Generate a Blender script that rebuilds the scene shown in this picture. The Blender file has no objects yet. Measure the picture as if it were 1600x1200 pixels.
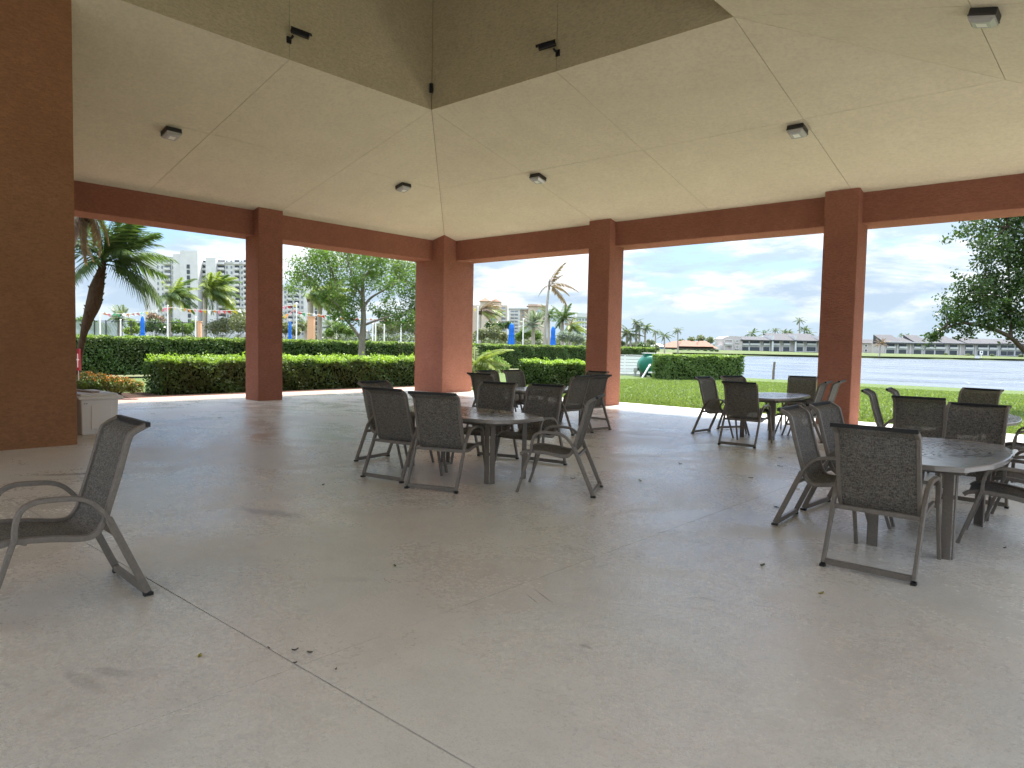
import bpy, bmesh, math, random
import numpy as np
from mathutils import Vector, Matrix

random.seed(7)
RNG = np.random.default_rng(11)
PI = math.pi
SC = bpy.context.scene
COL = SC.collection

# ------------------------------------------------------------------ camera
CF, PITCH, ROLL, YAW = 1099.0931, -0.0546, 0.0203, 0.7245
CAM = np.array([17.0188, -15.8009, 1.55])
_F = np.array([-math.sin(YAW) * math.cos(PITCH), math.cos(YAW) * math.cos(PITCH), math.sin(PITCH)])
_R0 = np.array([math.cos(YAW), math.sin(YAW), 0.0])
_U0 = np.cross(_R0, _F)
_R = _R0 * math.cos(ROLL) + _U0 * math.sin(ROLL)
_U = _U0 * math.cos(ROLL) - _R0 * math.sin(ROLL)
cam_data = bpy.data.cameras.new('camera')
cam_data.sensor_width = 36.0
cam_data.lens = CF / 1600.0 * 36.0
cam_data.clip_start = 0.05
cam_data.clip_end = 9000.0
cam = bpy.data.objects.new('camera', cam_data)
COL.objects.link(cam)
cam.matrix_world = Matrix(((_R[0], _U[0], -_F[0], CAM[0]), (_R[1], _U[1], -_F[1], CAM[1]),
                           (_R[2], _U[2], -_F[2], CAM[2]), (0, 0, 0, 1)))
SC.camera = cam


def ray(px, py):
    return _F + _R * (px - 800) / CF - _U * (py - 600) / CF


def at_z(px, py, z):
    d = ray(px, py)
    return CAM + d * ((z - CAM[2]) / d[2])


def at_d(px, py, depth):
    return CAM + ray(px, py) * depth


def at_x(px, py, x):
    d = ray(px, py)
    return CAM + d * ((x - CAM[0]) / d[0])


def at_y(px, py, y):
    d = ray(px, py)
    return CAM + d * ((y - CAM[1]) / d[1])


# ------------------------------------------------------------------ light
SUN_ELEV, SUN_AZ_VEC = math.radians(64), (-0.22, 0.975)
SUN_STRENGTH, SKY_STRENGTH, EXPOSURE = 1.05, 0.05, 3.80
CLOUD_OFF = (8.3, 4.1, 1.0)
CLOUD_DARK, CLOUD_LIT, HAZE = (0.0405, 0.0505, 0.062), (0.0865, 0.0885, 0.091), (0.047, 0.059, 0.0715)
SKY_GRAD = 6.0
world = bpy.data.worlds.new('World')
SC.world = world
world.use_nodes = True
wn, wl = world.node_tree.nodes, world.node_tree.links
wn.clear()


def nd(tree_nodes, t, **kw):
    n = tree_nodes.new(t)
    for k, v in kw.items():
        setattr(n, k, v)
    return n


def wmath(op, a, b=None, c=None, clamp=False):
    n = wn.new('ShaderNodeMath')
    n.operation = op
    n.use_clamp = clamp
    for i, v in enumerate((a, b, c)):
        if v is None:
            continue
        if isinstance(v, (int, float)):
            n.inputs[i].default_value = v
        else:
            wl.new(v, n.inputs[i])
    return n.outputs[0]


sky = nd(wn, 'ShaderNodeTexSky', sky_type='NISHITA', sun_disc=False)
sky.sun_elevation = SUN_ELEV
sky.sun_rotation = math.atan2(SUN_AZ_VEC[0], SUN_AZ_VEC[1])
sky.air_density = 1.0
sky.dust_density = 1.2
sky.ozone_density = 1.6
tc = nd(wn, 'ShaderNodeTexCoord')
sep = nd(wn, 'ShaderNodeSeparateXYZ')
wl.new(tc.outputs['Generated'], sep.inputs[0])
elev = wmath('MAXIMUM', sep.outputs[2], 0.0)
# clouds: drawn out flat towards the horizon, rounder higher up
den = wmath('ADD', elev, 0.42)
cmb = nd(wn, 'ShaderNodeCombineXYZ')
wl.new(wmath('DIVIDE', sep.outputs[0], den), cmb.inputs[0])
wl.new(wmath('DIVIDE', sep.outputs[1], den), cmb.inputs[1])
wl.new(wmath('MULTIPLY', elev, 6.5), cmb.inputs[2])


def wnoise(vec, scale, detail, rough, off=(0, 0, 0), dist=0.0):
    m = wn.new('ShaderNodeMapping')
    m.inputs['Location'].default_value = off
    wl.new(vec, m.inputs['Vector'])
    n = wn.new('ShaderNodeTexNoise')
    n.inputs['Scale'].default_value = scale
    n.inputs['Detail'].default_value = detail
    n.inputs['Roughness'].default_value = rough
    n.inputs['Distortion'].default_value = dist
    wl.new(m.outputs[0], n.inputs['Vector'])
    return n.outputs['Fac']


def wramp(fac, a, b, lo=0.0, hi=1.0):
    n = wn.new('ShaderNodeMapRange')
    n.interpolation_type = 'SMOOTHSTEP'
    n.inputs['From Min'].default_value = a
    n.inputs['From Max'].default_value = b
    n.inputs['To Min'].default_value = lo
    n.inputs['To Max'].default_value = hi
    wl.new(fac, n.inputs['Value'])
    return n.outputs[0]


def wmix(fac, A, B, blend='MIX'):
    n = nd(wn, 'ShaderNodeMix', data_type='RGBA', blend_type=blend)
    for key, v in (('A', A), ('B', B)):
        if isinstance(v, tuple):
            n.inputs[key].default_value = (*v, 1)
        else:
            wl.new(v, n.inputs[key])
    if isinstance(fac, float):
        n.inputs['Factor'].default_value = fac
    else:
        wl.new(fac, n.inputs['Factor'])
    return n.outputs['Result']


n_mask = wnoise(cmb.outputs[0], 1.25, 10, 0.58, CLOUD_OFF, 0.1)
mask = wramp(n_mask, 0.425, 0.505)
n_shade = wnoise(cmb.outputs[0], 2.6, 10, 0.62, (5.7, 3.2, 1), 0.2)
n_low = wnoise(cmb.outputs[0], 0.9, 4, 0.5, (1.7, 8.2, 3), 0.0)
shade = wramp(wmath('ADD', wmath('MULTIPLY', n_shade, 0.6), wmath('MULTIPLY', n_low, 0.4)), 0.44, 0.56)
cloud_col = wmix(shade, CLOUD_DARK, CLOUD_LIT)
# overhead sky brightened beyond a natural overcast, to light the interior
grad = wmath('MULTIPLY_ADD', wmath('POWER', elev, 1.6), SKY_GRAD, 1.0)
gcol = nd(wn, 'ShaderNodeCombineXYZ')
for i in range(3):
    wl.new(grad, gcol.inputs[i])
cloud_col = wmix(1.0, cloud_col, gcol.outputs[0], 'MULTIPLY')
sky_mul = wmix(1.0, sky.outputs[0], (SKY_STRENGTH * .225, SKY_STRENGTH * .29, SKY_STRENGTH * .375), 'MULTIPLY')
hz = wramp(elev, 0.0, 0.22, 0.9, 0.0)          # pale blue haze low down
clear = wmix(hz, sky_mul, HAZE)
mk = wmath('MULTIPLY', mask, wramp(elev, 0.0, 0.075, 0.0, 0.97))
skymix = wmix(mk, clear, cloud_col)
bg = nd(wn, 'ShaderNodeBackground')
bg.inputs['Strength'].default_value = 1.0
wl.new(skymix, bg.inputs['Color'])
wo = nd(wn, 'ShaderNodeOutputWorld')
wl.new(bg.outputs[0], wo.inputs[0])

sun_data = bpy.data.lights.new('sun', 'SUN')
sun_data.energy = SUN_STRENGTH
sun_data.angle = math.radians(12)
sun_data.color = (1.0, 0.955, 0.89)
sun = bpy.data.objects.new('sun', sun_data)
COL.objects.link(sun)
_h = math.hypot(*SUN_AZ_VEC)
sdir = Vector((SUN_AZ_VEC[0] / _h * math.cos(SUN_ELEV), SUN_AZ_VEC[1] / _h * math.cos(SUN_ELEV), math.sin(SUN_ELEV)))
sun.rotation_euler = sdir.to_track_quat('Z', 'Y').to_euler()
sun.location = (0, 0, 60)

SC.view_settings.view_transform = 'Standard'
SC.view_settings.look = 'None'
SC.view_settings.gamma = 1.0
SC.view_settings.use_curve_mapping = False
SC.view_settings.exposure = EXPOSURE
SC.render.engine = 'CYCLES'
SC.cycles.max_bounces = 14
SC.cycles.diffuse_bounces = 9
SC.cycles.glossy_bounces = 4
SC.cycles.transmission_bounces = 6
SC.cycles.transparent_max_bounces = 12
SC.cycles.caustics_reflective = False
SC.cycles.caustics_refractive = False
SC.cycles.sample_clamp_indirect = 6.0


# ------------------------------------------------------------------ materials
def mat(name, base, rough=0.8, spec=0.3, metallic=0.0):
    m = bpy.data.materials.new(name)
    m.use_nodes = True
    b = m.node_tree.nodes['Principled BSDF']
    b.inputs['Base Color'].default_value = (*base, 1)
    b.inputs['Roughness'].default_value = rough
    b.inputs['Specular IOR Level'].default_value = spec
    b.inputs['Metallic'].default_value = metallic
    return m


class NT:
    def __init__(s, m):
        s.t = m.node_tree
        s.n, s.l = s.t.nodes, s.t.links
        s.b = s.n['Principled BSDF']
        s.tc = s.n.new('ShaderNodeTexCoord')

    def noise(s, scale, detail=4, rough=0.55, coord='Object', stretch=None, dist=0.0):
        n = s.n.new('ShaderNodeTexNoise')
        n.inputs['Scale'].default_value = scale
        n.inputs['Detail'].default_value = detail
        n.inputs['Roughness'].default_value = rough
        n.inputs['Distortion'].default_value = dist
        src = s.tc.outputs[coord]
        if stretch:
            mp = s.n.new('ShaderNodeMapping')
            mp.inputs['Scale'].default_value = stretch
            s.l.new(src, mp.inputs[0])
            src = mp.outputs[0]
        s.l.new(src, n.inputs['Vector'])
        return n.outputs['Fac']

    def rng(s, fac, a, b, lo=0.0, hi=1.0):
        n = s.n.new('ShaderNodeMapRange')
        n.inputs['From Min'].default_value = a
        n.inputs['From Max'].default_value = b
        n.inputs['To Min'].default_value = lo
        n.inputs['To Max'].default_value = hi
        s.l.new(fac, n.inputs['Value'])
        return n.outputs[0]

    def mix(s, fac, A, B, blend='MIX'):
        n = s.n.new('ShaderNodeMix')
        n.data_type = 'RGBA'
        n.blend_type = blend
        for key, v in (('A', A), ('B', B)):
            if isinstance(v, tuple):
                n.inputs[key].default_value = (*v, 1)
            else:
                s.l.new(v, n.inputs[key])
        if isinstance(fac, float):
            n.inputs['Factor'].default_value = fac
        else:
            s.l.new(fac, n.inputs['Factor'])
        return n.outputs['Result']

    def math(s, op, a, b):
        n = s.n.new('ShaderNodeMath')
        n.operation = op
        for i, v in enumerate((a, b)):
            if isinstance(v, (int, float)):
                n.inputs[i].default_value = v
            else:
                s.l.new(v, n.inputs[i])
        return n.outputs[0]

    def color(s, out):
        s.l.new(out, s.b.inputs['Base Color'])

    def rough(s, out):
        s.l.new(out, s.b.inputs['Roughness'])

    def bump(s, h, strength=0.3, dist=0.01):
        n = s.n.new('ShaderNodeBump')
        n.inputs['Strength'].default_value = strength
        n.inputs['Distance'].default_value = dist
        s.l.new(h, n.inputs['Height'])
        s.l.new(n.outputs[0], s.b.inputs['Normal'])


def stucco(name, a, b, bump=0.5, stain=None, grain=0.6):
    m = mat(name, a, 0.92, 0.15)
    t = NT(m)
    big = t.noise(0.9, 6, 0.6)
    fine = t.noise(15, 8, 0.75, stretch=(1, 1, 2.4))
    c = t.mix(t.rng(big, 0.3, 0.7), a, b)
    c = t.mix(t.rng(fine, 0.42, 0.66, 0.0, grain), c, tuple(x * 0.52 for x in a))
    mid = t.noise(2.6, 9, 0.78)
    c = t.mix(t.rng(mid, 0.45, 0.70, 0.0, grain * .63), c, tuple(x * 0.66 for x in b))
    if stain:
        st = t.noise(2.2, 8, 0.7)
        c = t.mix(t.rng(st, 0.60, 0.78, 0.0, 0.35), c, stain)
    t.color(c)
    t.bump(fine, bump, 0.06)
    return m


M = {}
M['terracotta'] = stucco('terracotta_stucco', (0.47, 0.205, 0.14), (0.40, 0.165, 0.11), 1.0)
M['wall_warm_lit'] = stucco('warm_bounce_stucco', (0.52, 0.265, 0.135), (0.45, 0.22, 0.105), 1.0)  # terracotta turned more orange: warm bounced light put into the colour
M['ceiling'] = stucco('cream_stucco', (0.73, 0.66, 0.49), (0.68, 0.61, 0.445), 0.3, (0.45, 0.42, 0.28), 0.28)
M['cupola'] = stucco('dimmed_cupola_stucco', (0.60, 0.53, 0.35), (0.55, 0.485, 0.315), 0.35)  # ceiling stucco darkened: the cupola's dimmer light is put into this colour
M['dark_void'] = mat('dark_joint', (0.06, 0.055, 0.045), 0.95)


def floor_mat():
    m = mat('coated_concrete', (0.46, 0.42, 0.36), 0.5, 0.75)
    t = NT(m)
    big = t.noise(0.30, 6, 0.62, dist=0.5)
    tint = t.noise(0.55, 5, 0.6, dist=0.3)
    mid = t.noise(3.2, 8, 0.74)
    fine = t.noise(110, 4, 0.65)
    grit = t.noise(42, 4, 0.7)
    speck = t.noise(24, 6, 0.78)
    c = t.mix(t.rng(big, 0.34, 0.66), (0.80, 0.76, 0.67), (0.69, 0.68, 0.62))
    c = t.mix(t.rng(tint, 0.45, 0.65, 0.0, 0.55), c, (0.755, 0.66, 0.58))
    c = t.mix(t.rng(mid, 0.47, 0.72, 0.0, 0.50), c, (0.55, 0.51, 0.445))
    c = t.mix(t.rng(grit, 0.50, 0.72, 0.0, 0.34), c, (0.45, 0.415, 0.36))
    c = t.mix(t.rng(fine, 0.48, 0.72, 0.0, 0.42), c, (0.42, 0.39, 0.34))
    c = t.mix(t.rng(speck, 0.63, 0.70, 0.0, 0.75), c, (0.86, 0.83, 0.77))
    # dark scuffed blotches
    st = t.noise(0.9, 10, 0.78, dist=0.8)
    c = t.mix(t.rng(st, 0.60, 0.74, 0.0, 0.62), c, (0.27, 0.245, 0.21))
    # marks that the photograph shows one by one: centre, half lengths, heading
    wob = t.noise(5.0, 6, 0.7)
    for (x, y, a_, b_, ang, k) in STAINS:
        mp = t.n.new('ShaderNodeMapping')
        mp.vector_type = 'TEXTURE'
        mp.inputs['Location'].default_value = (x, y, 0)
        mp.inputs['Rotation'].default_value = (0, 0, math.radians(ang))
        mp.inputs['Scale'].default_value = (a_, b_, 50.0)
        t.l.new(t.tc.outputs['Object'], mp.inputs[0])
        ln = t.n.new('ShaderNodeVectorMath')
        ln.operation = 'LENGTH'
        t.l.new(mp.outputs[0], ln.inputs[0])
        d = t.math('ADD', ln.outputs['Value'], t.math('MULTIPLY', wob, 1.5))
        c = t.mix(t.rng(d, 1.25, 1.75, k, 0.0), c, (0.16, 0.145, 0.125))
    t.color(c)
    wet = t.noise(0.5, 7, 0.68, dist=0.6)
    r = t.rng(wet, 0.36, 0.62, 0.15, 0.40)
    r = t.math('ADD', r, t.rng(speck, 0.4, 0.7, -0.05, 0.14))
    t.rough(r)
    h = t.math('ADD', t.math('MULTIPLY', speck, 0.7), t.math('MULTIPLY', grit, 0.35))
    t.bump(h, 0.45, 0.010)
    return m


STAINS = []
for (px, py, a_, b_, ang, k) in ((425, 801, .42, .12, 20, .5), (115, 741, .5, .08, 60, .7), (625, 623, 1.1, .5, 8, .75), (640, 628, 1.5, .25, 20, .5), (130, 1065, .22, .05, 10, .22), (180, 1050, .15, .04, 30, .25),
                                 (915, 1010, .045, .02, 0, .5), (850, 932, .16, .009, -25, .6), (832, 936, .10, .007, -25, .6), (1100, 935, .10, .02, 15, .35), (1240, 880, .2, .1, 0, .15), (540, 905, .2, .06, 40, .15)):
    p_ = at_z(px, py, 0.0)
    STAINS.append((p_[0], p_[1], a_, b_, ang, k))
M['floor'] = floor_mat()
M['paver'] = stucco('pink_paver', (0.42, 0.27, 0.225), (0.36, 0.235, 0.20), 0.3)
M['bounce_deck'] = stucco('bounce_deck_stucco', (0.34, 0.32, 0.29), (0.30, 0.285, 0.26), 0.2)  # pale tone chosen for the light it throws up under the roof


def mulch_mat():
    m = mat('mulch', (0.05, 0.03, 0.02), 0.95, 0.1)
    t = NT(m)
    f = t.noise(22, 5, 0.7)
    t.color(t.mix(t.rng(f, 0.35, 0.7), (0.022, 0.014, 0.010), (0.10, 0.06, 0.042)))
    t.bump(f, 1.0, 0.05)
    return m


M['mulch'] = mulch_mat()


def grass_mat(name, a, b, scale=0.7):
    m = mat(name, a, 0.9, 0.1)
    t = NT(m)
    big = t.noise(scale, 8, 0.72)
    fine = t.noise(scale * 30, 4, 0.7)
    c = t.mix(t.rng(big, 0.35, 0.65), a, b)
    c = t.mix(t.rng(t.noise(scale * .35, 7, .7), .52, .70, 0.0, .5), c, (a[0] * 1.5, a[1] * 1.15, a[2] * 1.6))
    c = t.mix(t.rng(fine, 0.4, 0.7, 0.0, 0.5), c, tuple(x * 0.55 for x in a))
    t.color(c)
    t.bump(fine, 0.8, 0.03)
    return m


M['lawn'] = grass_mat('lawn', (0.068, 0.102, 0.032), (0.090, 0.120, 0.042))
M['ground'] = grass_mat('scrub_ground', (0.10, 0.115, 0.05), (0.15, 0.14, 0.085), 0.2)
M['bank'] = grass_mat('far_bank', (0.075, 0.105, 0.042), (0.10, 0.115, 0.055), 0.08)


def water_mat():
    m = mat('lake_water', (0.055, 0.070, 0.085), 0.2, 0.5)
    t = NT(m)
    mp = t.n.new('ShaderNodeMapping')
    mp.inputs['Rotation'].default_value = (0, 0, -YAW - 0.25)
    mp.inputs['Scale'].default_value = (0.35, 1.0, 1)
    t.l.new(t.tc.outputs['Object'], mp.inputs[0])
    hs = []
    for sc, d in ((1.6, 4), (0.35, 3), (0.08, 3)):
        n = t.n.new('ShaderNodeTexNoise')
        n.inputs['Scale'].default_value = sc
        n.inputs['Detail'].default_value = d
        n.inputs['Roughness'].default_value = 0.6
        t.l.new(mp.outputs[0], n.inputs['Vector'])
        hs.append(n.outputs['Fac'])
    h = t.math('ADD', t.math('MULTIPLY', hs[0], 0.25), t.math('MULTIPLY', hs[1], 0.9))
    h = t.math('ADD', h, t.math('MULTIPLY', hs[2], 2.2))
    t.bump(h, 1.0, 0.55)
    t.rough(t.rng(t.math('ADD', t.math('MULTIPLY', hs[2], .6), t.math('MULTIPLY', hs[1], .4)), .40, .60, .10, .34))
    return m


M['water'] = water_mat()


def leaf_mat(name, a, b, trans=0.35, rough=0.5, hue=None, spec=0.35):
    m = bpy.data.materials.new(name)
    m.use_nodes = True
    t = NT(m)
    t.b.inputs['Roughness'].default_value = rough
    t.b.inputs['Specular IOR Level'].default_value = spec
    geo = t.n.new('ShaderNodeNewGeometry')
    c = t.mix(geo.outputs['Random Per Island'], a, b)
    if hue:
        c = t.mix(t.rng(t.noise(0.9, 3, 0.6), 0.5, 0.72, 0.0, 0.8), c, hue)
    t.color(c)
    tr = t.n.new('ShaderNodeBsdfTranslucent')
    hs = t.mix(1.0, c, (1.25, 1.35, 0.6), 'MULTIPLY')
    t.l.new(hs, tr.inputs['Color'])
    ms = t.n.new('ShaderNodeMixShader')
    ms.inputs[0].default_value = trans
    t.l.new(t.b.outputs[0], ms.inputs[1])
    t.l.new(tr.outputs[0], ms.inputs[2])
    out = t.n['Material Output']
    t.l.new(ms.outputs[0], out.inputs['Surface'])
    return m


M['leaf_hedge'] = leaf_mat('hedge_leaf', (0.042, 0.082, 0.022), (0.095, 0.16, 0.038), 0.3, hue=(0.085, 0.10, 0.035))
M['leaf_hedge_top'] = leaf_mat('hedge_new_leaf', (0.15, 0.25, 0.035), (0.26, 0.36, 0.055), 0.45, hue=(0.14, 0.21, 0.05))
M['leaf_fine'] = leaf_mat('clipped_hedge_leaf', (0.10, 0.17, 0.05), (0.16, 0.245, 0.07), 0.4)
M['leaf_tree'] = leaf_mat('tree_leaf', (0.06, 0.115, 0.028), (0.125, 0.20, 0.052), 0.45, hue=(0.15, 0.19, 0.055))
M['leaf_dark'] = leaf_mat('dark_tree_leaf', (0.028, 0.060, 0.018), (0.065, 0.115, 0.028), 0.3, rough=0.35, spec=0.5)
M['leaf_grey'] = leaf_mat('grey_green_leaf', (0.105, 0.125, 0.07), (0.17, 0.185, 0.105), 0.3)
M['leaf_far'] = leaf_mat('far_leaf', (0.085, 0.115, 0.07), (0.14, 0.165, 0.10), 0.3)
M['leaf_bright'] = leaf_mat('bright_leaf', (0.12, 0.19, 0.03), (0.2, 0.27, 0.05), 0.4)
M['leaf_ixora'] = leaf_mat('flower_shrub_leaf', (0.08, 0.10, 0.022), (0.13, 0.15, 0.03), 0.3)
M['flower'] = leaf_mat('orange_flower', (0.50, 0.12, 0.03), (0.55, 0.26, 0.05), 0.3)
M['palm'] = leaf_mat('palm_leaflet', (0.045, 0.085, 0.03), (0.10, 0.15, 0.05), 0.3, rough=0.6, spec=0.25)
M['palm_yellow'] = leaf_mat('yellowing_palm_leaflet', (0.13, 0.19, 0.045), (0.24, 0.27, 0.08), 0.35)
M['palm_dead'] = leaf_mat('dead_palm_leaflet', (0.15, 0.105, 0.08), (0.26, 0.18, 0.13), 0.2)
M['palm_blue'] = leaf_mat('silver_palm_leaflet', (0.15, 0.19, 0.16), (0.22, 0.26, 0.22), 0.25)
M['grass_blade'] = leaf_mat('grass_blade', (0.115, 0.170, 0.046), (0.18, 0.225, 0.078), 0.4)
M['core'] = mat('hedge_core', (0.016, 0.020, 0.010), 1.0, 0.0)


def bark(name, a, b, sc=14):
    m = mat(name, a, 0.95, 0.1)
    t = NT(m)
    f = t.noise(sc, 6, 0.7, stretch=(1, 1, 0.35))
    t.color(t.mix(t.rng(f, 0.3, 0.7), a, b))
    t.bump(f, 0.8, 0.03)
    return m


M['bark'] = bark('grey_bark', (0.17, 0.145, 0.12), (0.28, 0.25, 0.215))
M['bark_dark'] = bark('dark_bark', (0.06, 0.045, 0.035), (0.12, 0.095, 0.075))
M['bark_palm'] = bark('palm_bark', (0.30, 0.27, 0.235), (0.42, 0.385, 0.345), 9)
M['bark_husk'] = bark('palm_husk', (0.045, 0.032, 0.022), (0.11, 0.075, 0.045), 20)
M['peach'] = mat('peach_paint', (0.62, 0.36, 0.22), 0.8)
M['wood_post'] = bark('weathered_post', (0.13, 0.105, 0.085), (0.23, 0.19, 0.155), 20)


def frame_mat():
    m = mat('bronze_powder_coat', (0.17, 0.148, 0.122), 0.38, 0.5)
    t = NT(m)
    f = t.noise(60, 4, 0.6)
    t.color(t.mix(t.rng(f, 0.35, 0.65), (0.155, 0.137, 0.114), (0.20, 0.176, 0.147)))
    t.rough(t.rng(f, 0.3, 0.7, 0.32, 0.46))
    return m


M['frame'] = frame_mat()
M['cap'] = mat('black_cap', (0.02, 0.02, 0.02), 0.5)


def sling_mat():
    m = bpy.data.materials.new('woven_sling')
    m.use_nodes = True
    t = NT(m)
    wv = t.noise(210, 3, 0.6, stretch=(0.16, 0.8, 0.8))
    wv2 = t.noise(210, 3, 0.6, stretch=(0.9, 0.25, 0.25))
    w = t.math('ADD', t.math('MULTIPLY', wv, 0.5), t.math('MULTIPLY', wv2, 0.5))
    t.color(t.mix(t.rng(w, 0.40, 0.60), (0.055, 0.051, 0.045), (0.24, 0.223, 0.192)))
    t.b.inputs['Roughness'].default_value = 0.7
    t.b.inputs['Specular IOR Level'].default_value = 0.25
    t.bump(w, 0.3, 0.003)
    tr = t.n.new('ShaderNodeBsdfTransparent')
    ms = t.n.new('ShaderNodeMixShader')
    ms.inputs[0].default_value = 0.12
    t.l.new(t.b.outputs[0], ms.inputs[1])
    t.l.new(tr.outputs[0], ms.inputs[2])
    t.l.new(ms.outputs[0], t.n['Material Output'].inputs['Surface'])
    return m


M['sling'] = sling_mat()


def table_mat():
    m = mat('table_coat', (0.13, 0.115, 0.10), 0.33, 0.55)
    t = NT(m)
    f = t.noise(7, 5, 0.6)
    t.rough(t.rng(f, 0.3, 0.7, 0.19, 0.25))
    t.b.inputs['Specular IOR Level'].default_value = 0.8
    t.color(t.mix(t.rng(f, 0.3, 0.7), (0.26, 0.243, 0.22), (0.31, 0.29, 0.265)))
    return m


M['table'] = table_mat()
M['hole'] = mat('punched_slot', (0.012, 0.011, 0.010), 0.9, 0.1)
M['white_plastic'] = mat('white_plastic', (0.86, 0.85, 0.82), 0.45, 0.4)
M['tan_strip'] = mat('tan_plank', (0.42, 0.33, 0.25), 0.7)
M['white_paint'] = mat('white_paint', (0.80, 0.80, 0.79), 0.6)
M['lamp_body'] = mat('bronze_lamp_body', (0.025, 0.024, 0.023), 0.45, 0.5)
M['lamp_glass'] = mat('prismatic_glass', (0.42, 0.42, 0.40), 0.18, 0.6)
M['lamp_bulb'] = mat('lamp_reflector', (0.75, 0.74, 0.68), 0.3)
M['black'] = mat('black_plastic', (0.015, 0.015, 0.016), 0.4)
M['blue'] = mat('blue_canvas', (0.02, 0.16, 0.62), 0.8)
M['green_tank'] = mat('green_tank', (0.012, 0.13, 0.085), 0.45)
M['red'] = mat('red_paint', (0.24, 0.015, 0.025), 0.5)
M['f_red'] = mat('red_flag', (0.62, 0.05, 0.06), 0.7)
M['f_green'] = mat('green_flag', (0.05, 0.33, 0.13), 0.7)
M['f_yellow'] = mat('yellow_flag', (0.68, 0.52, 0.07), 0.7)
M['f_orange'] = mat('orange_flag', (0.68, 0.24, 0.05), 0.7)
M['f_white'] = mat('white_flag', (0.78, 0.78, 0.76), 0.7)
M['f_pink'] = mat('pink_flag', (0.68, 0.22, 0.28), 0.7)
M['cord'] = mat('cord', (0.5, 0.5, 0.46), 0.8)
M['mesh_screen'] = mat('fence_screen', (0.34, 0.40, 0.37), 0.9)
M['fence_dark'] = mat('fence_post_dark', (0.04, 0.045, 0.045), 0.6)


def bld(name, c):
    m = mat(name, c, 0.85, 0.2)
    t = NT(m)
    f = t.noise(0.35, 5, 0.65)
    t.color(t.mix(t.rng(f, 0.3, 0.7), c, tuple(x * 0.88 for x in c)))
    return m


M['b_white'] = bld('white_render', (0.60, 0.61, 0.615))
M['b_cream'] = bld('cream_render', (0.56, 0.475, 0.40))
M['b_pink'] = bld('pale_pink_render', (0.50, 0.455, 0.44))
M['b_grey'] = bld('pale_grey_render', (0.62, 0.66, 0.68))
M['b_roof'] = bld('grey_shingle', (0.070, 0.070, 0.075))
M['b_terra'] = bld('clay_tile', (0.20, 0.11, 0.08))
M['b_band'] = bld('grey_parapet', (0.45, 0.46, 0.45))
M['b_glass'] = mat('dark_window', (0.055, 0.065, 0.08), 0.25, 0.5)
M['b_mid'] = mat('shaded_window', (0.20, 0.23, 0.26), 0.3, 0.5)
M['b_blue'] = mat('blue_window', (0.08, 0.25, 0.45), 0.2, 0.5)
M['b_teal'] = mat('teal_window', (0.25, 0.45, 0.48), 0.2, 0.5)
M['leaf_fallen'] = mat('fallen_leaf', (0.34, 0.28, 0.06), 0.7)
M['leaf_fallen_green'] = mat('fallen_green_leaf', (0.10, 0.13, 0.04), 0.6)
M['leaf_fallen_brown'] = mat('fallen_brown_leaf', (0.06, 0.046, 0.032), 0.8)


# ------------------------------------------------------------------ object helpers
def tag(o, label=None, cat=None, group=None, kind=None):
    if label:
        o['label'] = label
    if cat:
        o['category'] = cat
    if group:
        o['group'] = group
    if kind:
        o['kind'] = kind
    return o


def empty(name, loc=(0, 0, 0), rz=0.0, label=None, cat=None, group=None):
    o = bpy.data.objects.new(name, None)
    o.empty_display_size = 0.2
    COL.objects.link(o)
    o.location = loc
    o.rotation_euler = (0, 0, rz)
    return tag(o, label, cat, group)


def link(name, me, parent=None):
    o = bpy.data.objects.new(name, me)
    COL.objects.link(o)
    if parent is not None:
        o.parent = parent
    return o


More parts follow.
